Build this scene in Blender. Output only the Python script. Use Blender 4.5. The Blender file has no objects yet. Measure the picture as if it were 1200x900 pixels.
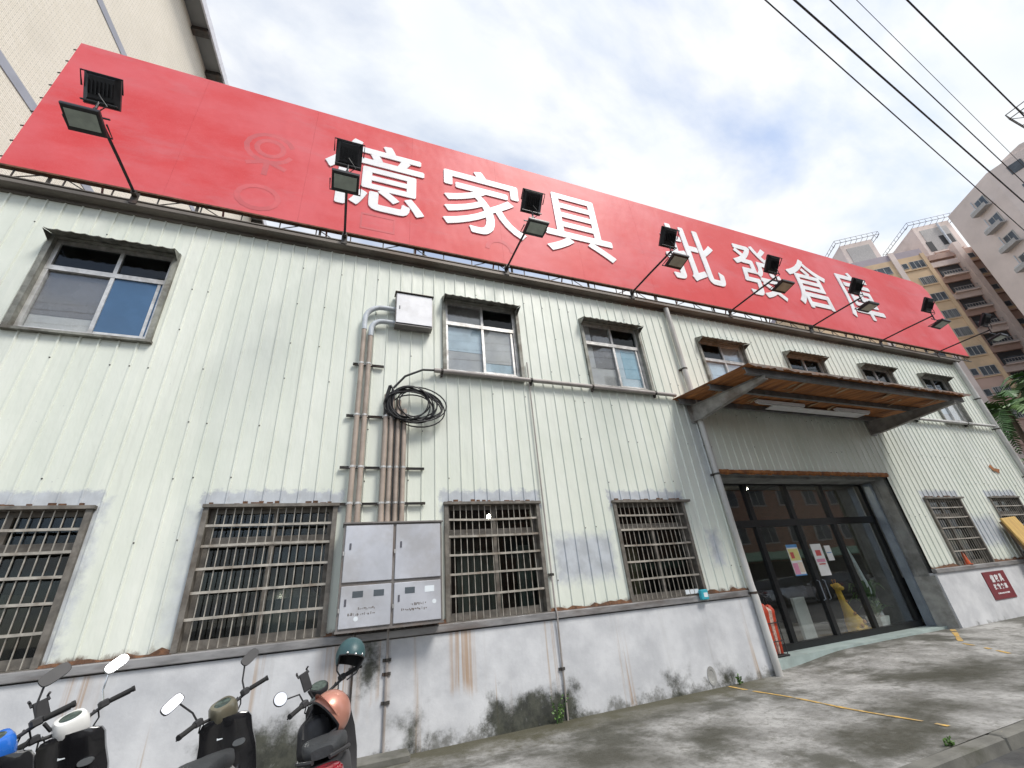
import bpy, math, random
from mathutils import Vector, Matrix
random.seed(7)
R = math.radians
SC = bpy.context.scene
COL = SC.collection

# ------------------------------------------------------------------ camera
cam_d = bpy.data.cameras.new("camera")
cam = bpy.data.objects.new("camera", cam_d)
COL.objects.link(cam)
cam_d.sensor_fit = 'HORIZONTAL'
cam_d.sensor_width = 36.0
cam_d.lens = 499.0 / 1200.0 * 36.0
cam_d.clip_start = 0.05
cam_d.clip_end = 3000
RX = (0.93181136, -0.35247824, -0.08652561)      # camera right
RU = (-0.08769688, -0.44999521, 0.88871456)      # camera up
RB = (-0.35218866, -0.82052629, -0.45022189)     # camera back
cam.matrix_world = Matrix(((RX[0], RU[0], RB[0], 0.0), (RX[1], RU[1], RB[1], -6.7),
                           (RX[2], RU[2], RB[2], 1.55), (0, 0, 0, 1)))
SC.camera = cam

# ------------------------------------------------------------------ world, sun, exposure
SUN_DIR = Vector((0.34, -0.50, 0.82)).normalized()
elev = math.asin(SUN_DIR.z)
azim = math.atan2(SUN_DIR.x, SUN_DIR.y)
W = bpy.data.worlds.new("World")
SC.world = W
W.use_nodes = True
nt = W.node_tree
nt.nodes.clear()
def N(tree, typ, **kw):
    n = tree.nodes.new(typ)
    for k, v in kw.items():
        setattr(n, k, v)
    return n
wo = N(nt, 'ShaderNodeOutputWorld')
sky = N(nt, 'ShaderNodeTexSky', sky_type='NISHITA', sun_disc=False)
sky.sun_elevation = elev
sky.sun_rotation = azim
sky.air_density = 1.0
sky.dust_density = 1.0
bg1 = N(nt, 'ShaderNodeBackground'); bg1.inputs[1].default_value = 0.14
nt.links.new(sky.outputs[0], bg1.inputs[0])
bg2 = N(nt, 'ShaderNodeBackground')
tc = N(nt, 'ShaderNodeTexCoord')
sep = N(nt, 'ShaderNodeSeparateXYZ'); nt.links.new(tc.outputs['Generated'], sep.inputs[0])
az_ = N(nt, 'ShaderNodeMath', operation='ABSOLUTE'); nt.links.new(sep.outputs[2], az_.inputs[0])
ad = N(nt, 'ShaderNodeMath', operation='ADD'); nt.links.new(az_.outputs[0], ad.inputs[0]); ad.inputs[1].default_value = 0.25
dv = N(nt, 'ShaderNodeVectorMath', operation='DIVIDE')
cb = N(nt, 'ShaderNodeCombineXYZ')
for i in range(3): nt.links.new(ad.outputs[0], cb.inputs[i])
nt.links.new(tc.outputs['Generated'], dv.inputs[0]); nt.links.new(cb.outputs[0], dv.inputs[1])
mp = N(nt, 'ShaderNodeMapping'); mp.inputs['Location'].default_value = (1.62, 2.4, 3.1)
mp.inputs['Rotation'].default_value = (0, 0, R(-35)); mp.inputs['Scale'].default_value = (1.0, 1.55, 1.0)
nt.links.new(dv.outputs[0], mp.inputs[0])
n1 = N(nt, 'ShaderNodeTexNoise'); n1.inputs['Scale'].default_value = 1.5; n1.inputs['Detail'].default_value = 9
n1.inputs['Roughness'].default_value = 0.55; n1.inputs['Distortion'].default_value = 0.25
nt.links.new(mp.outputs[0], n1.inputs[0])
r1 = N(nt, 'ShaderNodeValToRGB'); nt.links.new(n1.outputs[0], r1.inputs[0])
r1.color_ramp.elements[0].position = 0.41; r1.color_ramp.elements[0].color = (0.34, 0.34, 0.34, 1)
r1.color_ramp.elements[1].position = 0.56; r1.color_ramp.elements[1].color = (1, 1, 1, 1)
n2 = N(nt, 'ShaderNodeTexNoise'); n2.inputs['Scale'].default_value = 2.6; n2.inputs['Detail'].default_value = 7
nt.links.new(mp.outputs[0], n2.inputs[0])
r2 = N(nt, 'ShaderNodeValToRGB'); nt.links.new(n2.outputs[0], r2.inputs[0])
r2.color_ramp.elements[0].position = 0.33; r2.color_ramp.elements[0].color = (0.85, 0.90, 0.955, 1)
r2.color_ramp.elements[1].position = 0.56; r2.color_ramp.elements[1].color = (0.97, 0.985, 1.0, 1)
nt.links.new(r2.outputs[0], bg2.inputs[0]); bg2.inputs[1].default_value = 0.60
mx = N(nt, 'ShaderNodeMixShader')
nt.links.new(r1.outputs[0], mx.inputs[0]); nt.links.new(bg1.outputs[0], mx.inputs[1]); nt.links.new(bg2.outputs[0], mx.inputs[2])
nt.links.new(mx.outputs[0], wo.inputs[0])

sun_d = bpy.data.lights.new("sun", 'SUN'); sun_d.energy = 2.0; sun_d.angle = R(18); sun_d.color = (1.0, 0.96, 0.9)
sun = bpy.data.objects.new("sun", sun_d); COL.objects.link(sun)
sun.rotation_euler = SUN_DIR.to_track_quat('Z', 'Y').to_euler()
SC.view_settings.view_transform = 'Standard'
SC.view_settings.look = 'None'
SC.view_settings.exposure = 0.86
SC.view_settings.gamma = 1.0

# ------------------------------------------------------------------ materials
MATS = {}
def box_mask(t, pos, c, h, soft, noise):
    """1 inside a box (centre c, half size h) in world metres, edge broken by noise"""
    s = N(t, 'ShaderNodeVectorMath', operation='SUBTRACT'); t.links.new(pos, s.inputs[0]); s.inputs[1].default_value = c
    a = N(t, 'ShaderNodeVectorMath', operation='ABSOLUTE'); t.links.new(s.outputs[0], a.inputs[0])
    b = N(t, 'ShaderNodeVectorMath', operation='SUBTRACT'); t.links.new(a.outputs[0], b.inputs[0]); b.inputs[1].default_value = h
    sp = N(t, 'ShaderNodeSeparateXYZ'); t.links.new(b.outputs[0], sp.inputs[0])
    m = N(t, 'ShaderNodeMath', operation='MAXIMUM'); t.links.new(sp.outputs[0], m.inputs[0]); t.links.new(sp.outputs[2], m.inputs[1])
    ns = N(t, 'ShaderNodeMath', operation='ADD'); t.links.new(m.outputs[0], ns.inputs[0]); t.links.new(noise, ns.inputs[1])
    r = N(t, 'ShaderNodeMapRange'); r.interpolation_type = 'SMOOTHSTEP'
    r.inputs['From Min'].default_value = soft; r.inputs['From Max'].default_value = -soft
    t.links.new(ns.outputs[0], r.inputs[0])
    return r.outputs[0]
def mixc(t, fac, a, b, mode='MIX'):
    n = N(t, 'ShaderNodeMix', data_type='RGBA', blend_type=mode)
    for sock, v in ((n.inputs[0], fac), (n.inputs[6], a), (n.inputs[7], b)):
        if hasattr(v, 'links') or hasattr(v, 'is_output'):
            t.links.new(v, sock)
        elif isinstance(v, (int, float)):
            sock.default_value = v
        else:
            sock.default_value = (*v, 1)
    return n.outputs[2]
def noise(t, vec, scale, detail=4, rough=0.55, stretch=None, loc=(0, 0, 0)):
    if stretch or loc != (0, 0, 0):
        m = N(t, 'ShaderNodeMapping'); m.inputs['Scale'].default_value = stretch or (1, 1, 1); m.inputs['Location'].default_value = loc
        t.links.new(vec, m.inputs[0]); vec = m.outputs[0]
    n = N(t, 'ShaderNodeTexNoise'); n.inputs['Scale'].default_value = scale; n.inputs['Detail'].default_value = detail
    n.inputs['Roughness'].default_value = rough
    t.links.new(vec, n.inputs[0])
    return n.outputs[0]
def ramp(t, fac, a, b):
    r = N(t, 'ShaderNodeMapRange'); r.interpolation_type = 'SMOOTHSTEP'
    r.inputs['From Min'].default_value = a; r.inputs['From Max'].default_value = b
    t.links.new(fac, r.inputs[0]); return r.outputs[0]
def mul(t, a, b):
    n = N(t, 'ShaderNodeMath', operation='MULTIPLY')
    t.links.new(a, n.inputs[0])
    if isinstance(b, (int, float)): n.inputs[1].default_value = b
    else: t.links.new(b, n.inputs[1])
    return n.outputs[0]
def sub(t, a, b):
    n = N(t, 'ShaderNodeMath', operation='SUBTRACT'); t.links.new(a, n.inputs[0])
    if isinstance(b, (int, float)): n.inputs[1].default_value = b
    else: t.links.new(b, n.inputs[1])
    return n.outputs[0]
def bump(t, bsdf, h, strength=0.3, dist=0.02):
    b = N(t, 'ShaderNodeBump'); b.inputs['Strength'].default_value = strength; b.inputs['Distance'].default_value = dist
    t.links.new(h, b.inputs['Height']); t.links.new(b.outputs[0], bsdf.inputs['Normal'])
def new_mat(name):
    m = bpy.data.materials.new(name); m.use_nodes = True
    t = m.node_tree; b = t.nodes['Principled BSDF']
    MATS[name] = m
    return m, t, b
def simple(name, col, rough=0.5, metal=0.0, var=0.12, nscale=6.0, dirt=None, dirtamt=0.4, bmp=0.0, spec=0.5, stretch=None, coat=0.0):
    """plain surface with uneven tone, optional dirt colour in noise patches, optional fine relief"""
    m, t, b = new_mat(name)
    g = N(t, 'ShaderNodeNewGeometry'); pos = g.outputs['Position']
    n = noise(t, pos, nscale, 5, 0.6, stretch)
    lo = tuple(c * (1 - var) for c in col); hi = tuple(min(1, c * (1 + var)) for c in col)
    c = mixc(t, ramp(t, n, 0.3, 0.7), lo, hi)
    if dirt:
        d = noise(t, pos, nscale * 0.45, 6, 0.65, stretch, (3, 1, 7))
        c = mixc(t, mul(t, ramp(t, d, 0.48, 0.68), dirtamt), c, dirt)
    t.links.new(c, b.inputs['Base Color'])
    rr = N(t, 'ShaderNodeMapRange'); t.links.new(n, rr.inputs[0])
    rr.inputs['To Min'].default_value = max(0.02, rough - 0.1); rr.inputs['To Max'].default_value = min(1, rough + 0.12)
    t.links.new(rr.outputs[0], b.inputs['Roughness'])
    b.inputs['Metallic'].default_value = metal
    b.inputs['Specular IOR Level'].default_value = spec
    b.inputs['Coat Weight'].default_value = coat
    if bmp: bump(t, b, noise(t, pos, nscale * 6, 4), bmp, 0.01)
    return m

UW = [-4.34, 1.58, 4.68, 8.05, 11.15, 14.36, 17.44]          # upper window left edges
LW = [-4.33, -1.59, 1.57, 4.66, 14.25, 17.38]                # lower window left edges
WW = 1.52
def m_cladding():
    m, t, b = new_mat('cladding')
    g = N(t, 'ShaderNodeNewGeometry'); pos = g.outputs['Position']
    oi = N(t, 'ShaderNodeObjectInfo')
    n = noise(t, pos, 1.3, 5, 0.6, (1, 1, 0.35))
    c = mixc(t, ramp(t, n, 0.3, 0.7), (0.66, 0.695, 0.61), (0.75, 0.775, 0.70))
    rv = N(t, 'ShaderNodeMapRange'); t.links.new(oi.outputs['Random'], rv.inputs[0]); rv.inputs['To Max'].default_value = 0.24
    c = mixc(t, rv.outputs[0], c, (0.55, 0.60, 0.55))
    st = noise(t, pos, 3.2, 6, 0.7, (2.2, 2.2, 0.10))
    c = mixc(t, mul(t, ramp(t, st, 0.54, 0.78), 0.34), c, (0.38, 0.39, 0.34))
    st2 = noise(t, pos, 9.0, 5, 0.7, (3, 3, 0.14), (4, 0, 2))
    c = mixc(t, mul(t, ramp(t, st2, 0.60, 0.78), 0.22), c, (0.30, 0.27, 0.22))
    fl = noise(t, pos, 26.0, 2, 0.5)
    c = mixc(t, mul(t, ramp(t, fl, 0.72, 0.78), 0.55), c, (0.30, 0.31, 0.33))
    # grey filler round the lower windows, two repair panels, soft grey strip by the downspout
    en = noise(t, pos, 7.0, 5, 0.7); en = mul(t, sub(t, en, 0.5), 0.34)
    tot = None
    boxes = [((x + WW / 2, 0, 3.03), (WW / 2 + 0.10, 1, 0.15), 0.04) for x in LW]
    boxes += [((-2.75, 0, 2.2), (0.08, 1, 0.85), 0.1), ((-1.66, 0, 2.2), (0.1, 1, 0.7), 0.22), ((3.9, 0, 2.08), (0.57, 1, 0.34), 0.12), ((16.45, 0, 2.1), (0.6, 1, 0.36), 0.14), ((6.75, 0, 2.1), (0.13, 1, 0.3), 0.12), ((7.15, 0, 4.2), (0.12, 1, 0.9), 0.4)]
    for cc, hh, s in boxes:
        k = box_mask(t, pos, cc, hh, s, en)
        if tot is None: tot = k
        else:
            mm = N(t, 'ShaderNodeMath', operation='MAXIMUM'); t.links.new(tot, mm.inputs[0]); t.links.new(k, mm.inputs[1]); tot = mm.outputs[0]
    pn = noise(t, pos, 4.0, 4, 0.6)
    patch = mixc(t, ramp(t, pn, 0.35, 0.65), (0.36, 0.38, 0.42), (0.47, 0.50, 0.55))
    c = mixc(t, mul(t, tot, 0.85), c, patch)
    # rust creeping up from the bottom edge
    sp = N(t, 'ShaderNodeSeparateXYZ'); t.links.new(pos, sp.inputs[0])
    rn = noise(t, pos, 5.0, 6, 0.7, (1, 1, 0.6), (9, 0, 0))
    zz = N(t, 'ShaderNodeMath', operation='MULTIPLY_ADD'); t.links.new(rn, zz.inputs[0]); zz.inputs[1].default_value = -0.35; t.links.new(sp.outputs[2], zz.inputs[2])
    c = mixc(t, ramp(t, zz.outputs[0], 1.24, 1.15), c, (0.11, 0.055, 0.03))
    t.links.new(c, b.inputs['Base Color'])
    b.inputs['Roughness'].default_value = 0.42
    bump(t, b, noise(t, pos, 2.6, 4, 0.5, (1, 1, 0.35)), 0.45, 0.06)
def m_plinth():
    m, t, b = new_mat('plinth_concrete')
    g = N(t, 'ShaderNodeNewGeometry'); pos = g.outputs['Position']
    n = noise(t, pos, 1.6, 7, 0.65)
    c = mixc(t, ramp(t, n, 0.3, 0.7), (0.46, 0.47, 0.49), (0.63, 0.64, 0.655))
    st = noise(t, pos, 2.2, 6, 0.7, (2.0, 2.0, 0.10))
    c = mixc(t, mul(t, ramp(t, st, 0.54, 0.76), 0.34), c, (0.33, 0.32, 0.30))
    rs = noise(t, pos, 2.6, 4, 0.6, (2.4, 2.4, 0.05), (2.7, 0, 1))
    c = mixc(t, mul(t, ramp(t, rs, 0.62, 0.72), 0.65), c, (0.36, 0.22, 0.10))
    rs2 = noise(t, pos, 4.5, 4, 0.6, (4.0, 4.0, 0.05), (1.7, 0, 4))
    en = noise(t, pos, 3.5, 6, 0.7); en2 = mul(t, sub(t, en, 0.5), 1.3)
    # rust runs below the cabinet and a brown pipe stain
    for cc, hh, s in (((1.72, 0, 1.0), (0.13, 1, 0.42), 0.12), ((0.2, 0, 0.9), (0.18, 1, 0.35), 0.2), ((4.30, 0, 0.7), (0.035, 1, 0.7), 0.03), ((0.66, 0, 1.0), (0.05, 1, 0.4), 0.08), ((-2.35, 0, 0.6), (0.10, 1, 0.75), 0.10)):
        k = box_mask(t, pos, cc, hh, s, mul(t, sub(t, rs, 0.5), 0.5))
        c = mixc(t, mul(t, mul(t, k, ramp(t, rs2, 0.38, 0.62)), 0.85), c, (0.34, 0.19, 0.075))
    # moss and damp at the foot
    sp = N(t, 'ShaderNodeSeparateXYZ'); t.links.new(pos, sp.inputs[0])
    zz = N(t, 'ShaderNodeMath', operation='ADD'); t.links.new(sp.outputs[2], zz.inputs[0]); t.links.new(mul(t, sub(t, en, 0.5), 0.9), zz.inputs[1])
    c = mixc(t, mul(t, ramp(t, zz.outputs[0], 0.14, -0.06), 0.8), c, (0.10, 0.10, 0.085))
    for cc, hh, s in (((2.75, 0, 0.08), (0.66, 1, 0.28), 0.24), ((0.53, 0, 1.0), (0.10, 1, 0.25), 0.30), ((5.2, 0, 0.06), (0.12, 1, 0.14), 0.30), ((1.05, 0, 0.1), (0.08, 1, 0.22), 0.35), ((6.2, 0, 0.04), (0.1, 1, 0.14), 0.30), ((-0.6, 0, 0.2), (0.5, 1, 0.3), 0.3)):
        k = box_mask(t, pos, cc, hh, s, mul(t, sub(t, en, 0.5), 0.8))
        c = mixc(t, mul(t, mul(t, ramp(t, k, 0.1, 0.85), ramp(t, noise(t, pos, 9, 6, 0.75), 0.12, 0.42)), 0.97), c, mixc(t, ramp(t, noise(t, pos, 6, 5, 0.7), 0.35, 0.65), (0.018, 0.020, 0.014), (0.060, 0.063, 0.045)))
    t.links.new(c, b.inputs['Base Color'])
    b.inputs['Roughness'].default_value = 0.8
    bump(t, b, noise(t, pos, 14, 6), 0.25, 0.01)
def m_ground():
    m, t, b = new_mat('forecourt_concrete')
    g = N(t, 'ShaderNodeNewGeometry'); pos = g.outputs['Position']
    n = noise(t, pos, 1.5, 10, 0.74)
    c = mixc(t, ramp(t, n, 0.32, 0.68), (0.19, 0.186, 0.175), (0.41, 0.405, 0.39))
    d = noise(t, pos, 0.62, 10, 0.66, (1.0, 1.1, 1.0), (5.2, 2.2, 0))
    c = mixc(t, mul(t, ramp(t, d, 0.47, 0.62), 0.90), c, (0.055, 0.054, 0.040))
    d2 = noise(t, pos, 3.2, 7, 0.7, None, (1, 8, 0))
    c = mixc(t, mul(t, ramp(t, d2, 0.50, 0.68), 0.65), c, (0.09, 0.087, 0.068))
    d3 = noise(t, pos, 11, 8, 0.8, None, (3, 3, 0))
    c = mixc(t, mul(t, ramp(t, d3, 0.50, 0.66), 0.55), c, (0.08, 0.078, 0.065))
    d4 = noise(t, pos, 2.4, 9, 0.75, None, (7, 4, 0))
    c = mixc(t, mul(t, ramp(t, d4, 0.58, 0.70), 0.5), c, (0.55, 0.54, 0.52))
    # broad damp, mossy patches
    for cc, hh, s in (((6.6, -2.55, 0), (0.55, 0.35, 1), 0.45), ((8.9, -2.0, 0), (0.9, 0.45, 1), 0.5), ((4.2, -1.75, 0), (0.25, 0.25, 1), 0.35), ((4.0, -0.75, 0), (0.7, 0.15, 1), 0.4), ((5.4, -2.9, 0), (0.5, 0.35, 1), 0.4), ((2.8, -1.6, 0), (0.5, 0.5, 1), 0.5), ((10.8, -2.4, 0), (0.8, 0.4, 1), 0.5)):
        sw = N(t, 'ShaderNodeMapping'); sw.inputs['Rotation'].default_value = (R(90), 0, 0); t.links.new(pos, sw.inputs[0])
        k = box_mask(t, sw.outputs[0], (cc[0], 0, cc[1]), (hh[0], 1, hh[1]), s, mul(t, sub(t, d2, 0.5), 1.6))
        c = mixc(t, mul(t, mul(t, k, ramp(t, noise(t, pos, 5, 7, 0.75), 0.12, 0.46)), 0.92), c, (0.042, 0.040, 0.026))
    # moss along the wall foot
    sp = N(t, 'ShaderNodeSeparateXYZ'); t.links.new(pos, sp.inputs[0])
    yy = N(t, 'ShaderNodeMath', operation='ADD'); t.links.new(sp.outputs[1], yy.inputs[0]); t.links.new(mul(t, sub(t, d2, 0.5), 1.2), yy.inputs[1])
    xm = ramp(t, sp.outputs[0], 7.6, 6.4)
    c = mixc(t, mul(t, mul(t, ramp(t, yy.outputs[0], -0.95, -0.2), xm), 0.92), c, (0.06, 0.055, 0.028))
    f = noise(t, pos, 40, 3, 0.6)
    c = mixc(t, mul(t, ramp(t, f, 0.55, 0.75), 0.25), c, (0.15, 0.15, 0.14))
    cr = N(t, 'ShaderNodeTexVoronoi', feature='DISTANCE_TO_EDGE'); cr.inputs['Scale'].default_value = 0.42
    dm = N(t, 'ShaderNodeMapping'); t.links.new(pos, dm.inputs[0])
    wv = N(t, 'ShaderNodeVectorMath', operation='ADD'); t.links.new(dm.outputs[0], wv.inputs[0])
    nv = N(t, 'ShaderNodeTexNoise'); nv.inputs['Scale'].default_value = 2.5; nv.inputs['Detail'].default_value = 6; t.links.new(pos, nv.inputs[0])
    t.links.new(nv.outputs['Color'], wv.inputs[1]); t.links.new(wv.outputs[0], cr.inputs[0])
    c = mixc(t, mul(t, ramp(t, cr.outputs['Distance'], 0.004, 0.001), 0.25), c, (0.07, 0.065, 0.055))
    t.links.new(c, b.inputs['Base Color'])
    rr = N(t, 'ShaderNodeMapRange'); t.links.new(d, rr.inputs[0]); rr.inputs['To Min'].default_value = 0.95; rr.inputs['To Max'].default_value = 0.55
    t.links.new(rr.outputs[0], b.inputs['Roughness'])
    bump(t, b, noise(t, pos, 16, 9, 0.8), 0.6, 0.02)
def m_sign():
    m, t, b = new_mat('sign_red')
    g = N(t, 'ShaderNodeNewGeometry'); pos = g.outputs['Position']
    n = noise(t, pos, 0.35, 5, 0.6, (1, 1, 1.6))
    c = mixc(t, ramp(t, n, 0.36, 0.64), (0.64, 0.058, 0.060), (0.69, 0.125, 0.138))
    n2 = noise(t, pos, 1.8, 6, 0.7, (0.5, 1, 1.4), (2, 2, 5))
    c = mixc(t, mul(t, ramp(t, n2, 0.50, 0.72), 0.30), c, (0.58, 0.20, 0.22))
    n3 = noise(t, pos, 60, 3, 0.6)
    c = mixc(t, mul(t, ramp(t, n3, 0.45, 0.75), 0.12), c, (0.70, 0.25, 0.25))
    t.links.new(c, b.inputs['Base Color'])
    b.inputs['Roughness'].default_value = 0.5
    b.inputs['Specular IOR Level'].default_value = 0.22
    bump(t, b, noise(t, pos, 0.9, 3, 0.5, (1, 1, 0.6)), 0.35, 0.12)
def m_glass(name, tint=(0.75, 0.8, 0.8), refl=1.0, body=0.0):
    m = bpy.data.materials.new(name); m.use_nodes = True; MATS[name] = m
    t = m.node_tree; t.nodes.clear()
    o = N(t, 'ShaderNodeOutputMaterial'); tr = N(t, 'ShaderNodeBsdfTransparent'); tr.inputs[0].default_value = (*tint, 1)
    gl = N(t, 'ShaderNodeBsdfGlossy'); gl.inputs['Roughness'].default_value = 0.02; gl.inputs[0].default_value = (0.95, 0.97, 1, 1)
    lw = N(t, 'ShaderNodeLayerWeight'); pw = N(t, 'ShaderNodeMath', operation='POWER'); t.links.new(lw.outputs['Facing'], pw.inputs[0]); pw.inputs[1].default_value = 4.0
    ma = N(t, 'ShaderNodeMath', operation='MULTIPLY_ADD'); t.links.new(pw.outputs[0], ma.inputs[0]); ma.inputs[1].default_value = 0.9; ma.inputs[2].default_value = 0.055
    f = mul(t, ma.outputs[0], refl)
    g = N(t, 'ShaderNodeNewGeometry')
    bp = N(t, 'ShaderNodeBump'); bp.inputs['Strength'].default_value = 0.03; bp.inputs['Distance'].default_value = 0.05
    t.links.new(noise(t, g.outputs['Position'], 1.1, 2), bp.inputs['Height']); t.links.new(bp.outputs[0], gl.inputs['Normal'])
    x = N(t, 'ShaderNodeMixShader'); t.links.new(f, x.inputs[0]); t.links.new(tr.outputs[0], x.inputs[1]); t.links.new(gl.outputs[0], x.inputs[2])
    df = N(t, 'ShaderNodeBsdfDiffuse'); df.inputs[0].default_value = (0.25, 0.25, 0.24, 1)
    x2 = N(t, 'ShaderNodeMixShader'); t.links.new(x.outputs[0], x2.inputs[1]); t.links.new(df.outputs[0], x2.inputs[2])
    dn = noise(t, g.outputs['Position'], 5, 5)
    t.links.new(mul(t, ramp(t, dn, 0.35, 0.8), body), x2.inputs[0])
    t.links.new(x2.outputs[0], o.inputs[0])
def m_brick(name, c1, c2, mortar, scale, bw=0.5, rh=0.25, mort=0.02, bmp=0.4, axes='YZ'):
    m, t, b = new_mat(name)
    tcn = N(t, 'ShaderNodeTexCoord')
    sp = N(t, 'ShaderNodeSeparateXYZ'); t.links.new(tcn.outputs['Object'], sp.inputs[0])
    cbn = N(t, 'ShaderNodeCombineXYZ')
    a = N(t, 'ShaderNodeMath', operation='ADD'); t.links.new(sp.outputs[0], a.inputs[0]); t.links.new(sp.outputs[1], a.inputs[1])
    t.links.new(a.outputs[0], cbn.inputs[0]); t.links.new(sp.outputs[2], cbn.inputs[1])
    br = N(t, 'ShaderNodeTexBrick'); t.links.new(cbn.outputs[0], br.inputs[0])
    br.inputs['Color1'].default_value = (*c1, 1); br.inputs['Color2'].default_value = (*c2, 1); br.inputs['Mortar'].default_value = (*mortar, 1)
    br.inputs['Scale'].default_value = scale; br.inputs['Brick Width'].default_value = bw; br.inputs['Row Height'].default_value = rh
    br.inputs['Mortar Size'].default_value = mort
    g = N(t, 'ShaderNodeNewGeometry')
    n = noise(t, g.outputs['Position'], 0.35, 6, 0.6)
    c = mixc(t, mul(t, ramp(t, n, 0.4, 0.75), 0.25), br.outputs[0], tuple(x * 0.6 for x in c1))
    t.links.new(c, b.inputs['Base Color']); b.inputs['Roughness'].default_value = 0.7
    inv = N(t, 'ShaderNodeMath', operation='SUBTRACT'); inv.inputs[0].default_value = 1; t.links.new(br.outputs[1], inv.inputs[1])
    bump(t, b, inv.outputs[0], bmp, 0.02)
def emit(name, col, s):
    m, t, b = new_mat(name)
    b.inputs['Base Color'].default_value = (*col, 1)
    b.inputs['Emission Color'].default_value = (*col, 1); b.inputs['Emission Strength'].default_value = s

m_cladding(); m_plinth(); m_ground(); m_sign()
m_glass('glass_dark', (0.5, 0.55, 0.55), 0.5, 0.02)
m_glass('glass_shop', (0.90, 0.93, 0.92), 1.5, 0.0)
m_glass('glass_clear', (0.93, 0.95, 0.95), 1.0, 0.05)
m_brick('cream_tile', (0.80, 0.73, 0.61), (0.86, 0.79, 0.68), (0.50, 0.46, 0.39), 1.0, 0.23, 0.065, 0.006, 0.25)
m_brick('brown_brick', (0.28, 0.12, 0.07), (0.36, 0.165, 0.10), (0.22, 0.19, 0.17), 1.0, 0.4, 0.14, 0.02)
simple('letter_white', (0.80, 0.81, 0.82), 0.45, var=0.05, nscale=3, dirt=(0.55, 0.5, 0.5), dirtamt=0.3)
simple('sign_ghost', (0.60, 0.10, 0.11), 0.6, var=0.12, nscale=2)
simple('black_metal', (0.018, 0.018, 0.02), 0.42, 0.3, 0.2, 8)
simple('dark_steel', (0.07, 0.065, 0.06), 0.55, 0.5, 0.3, 7, (0.12, 0.06, 0.035), 0.5)
simple('bracket_steel', (0.30, 0.29, 0.275), 0.65, 0.2, 0.3, 4, (0.14, 0.09, 0.06), 0.6, 0.3)
simple('eave_steel', (0.16, 0.14, 0.12), 0.6, 0.3, 0.3, 3, (0.12, 0.075, 0.05), 0.6, stretch=(0.4, 1, 1))
simple('rust', (0.12, 0.058, 0.03), 0.9, 0.0, 0.45, 14, (0.06, 0.035, 0.025), 0.7, 0.5)
simple('rust_sheet', (0.36, 0.145, 0.048), 0.85, 0.0, 0.35, 3.5, (0.13, 0.055, 0.03), 0.85, 0.4, stretch=(3, 0.5, 1))
simple('peeling_cream', (0.42, 0.31, 0.19), 0.8, 0.0, 0.25, 6, (0.25, 0.15, 0.08), 0.6, 0.3)
simple('canopy_top', (0.16, 0.13, 0.11), 0.7, 0.2, 0.35, 4, (0.22, 0.10, 0.05), 0.7)
simple('old_steel', (0.17, 0.175, 0.175), 0.62, 0.2, 0.25, 5, (0.13, 0.075, 0.045), 0.55, 0.3)
simple('flashing', (0.27, 0.265, 0.265), 0.5, 0.4, 0.3, 4, (0.15, 0.115, 0.095), 0.65, stretch=(0.5, 1, 2))
simple('aluminium', (0.60, 0.59, 0.57), 0.42, 0.6, 0.18, 8, (0.25, 0.22, 0.18), 0.5)
simple('grille_metal', (0.42, 0.39, 0.34), 0.5, 0.5, 0.25, 9, (0.17, 0.12, 0.08), 0.6)
simple('frame_dirty', (0.17, 0.155, 0.135), 0.6, 0.3, 0.3, 9, (0.10, 0.08, 0.06), 0.6)
simple('hood_metal', (0.24, 0.24, 0.21), 0.6, 0.3, 0.3, 8, (0.09, 0.07, 0.05), 0.7)
simple('pvc_tan', (0.36, 0.295, 0.245), 0.55, 0.0, 0.15, 5, (0.24, 0.20, 0.16), 0.5)
simple('pvc_grey', (0.50, 0.54, 0.58), 0.45, 0.0, 0.1, 6, (0.3, 0.3, 0.29), 0.4)
simple('pvc_pale', (0.50, 0.495, 0.475), 0.5, 0.0, 0.14, 4, (0.30, 0.27, 0.23), 0.55, stretch=(1, 1, 0.3))
simple('pvc_brown', (0.33, 0.30, 0.28), 0.5, 0.0, 0.14, 4, (0.22, 0.19, 0.16), 0.5)
simple('cable_black', (0.012, 0.012, 0.013), 0.5, 0.0, 0.2)
simple('box_white', (0.78, 0.78, 0.80), 0.4, 0.0, 0.06, 5, (0.5, 0.48, 0.45), 0.35)
simple('cabinet_steel', (0.55, 0.56, 0.60), 0.4, 0.45, 0.10, 2.2, (0.36, 0.34, 0.32), 0.45)
simple('cabinet_trim', (0.20, 0.185, 0.175), 0.5, 0.4, 0.2, 5, (0.2, 0.15, 0.12), 0.5)
simple('marker_ink', (0.10, 0.10, 0.12), 0.7)
simple('sticker_white', (0.7, 0.75, 0.78), 0.5, var=0.04)
simple('film_blue', (0.30, 0.50, 0.62), 0.2, 0.0, 0.12, 2)
simple('film_pale', (0.56, 0.66, 0.74), 0.2, 0.0, 0.1, 2)
simple('film_grey', (0.50, 0.475, 0.465), 0.25, 0.0, 0.1, 2)
simple('film_brown', (0.17, 0.15, 0.145), 0.25, 0.0, 0.15, 2)
simple('pane_sky', (0.06, 0.13, 0.24), 0.06, 0.0, 0.1, 2)  # reflected sky put into the pane's base colour
simple('curtain', (0.42, 0.39, 0.34), 0.85, 0.0, 0.15, 3, stretch=(6, 1, 0.3))
simple('dark_board', (0.05, 0.05, 0.05), 0.7)
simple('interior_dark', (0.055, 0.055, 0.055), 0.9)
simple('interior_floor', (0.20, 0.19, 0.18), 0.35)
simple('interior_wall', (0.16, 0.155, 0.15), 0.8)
simple('shop_black', (0.018, 0.019, 0.020), 0.35, 0.3, 0.15)
simple('rail_steel', (0.28, 0.32, 0.37), 0.4, 0.6, 0.15, 4)
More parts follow.
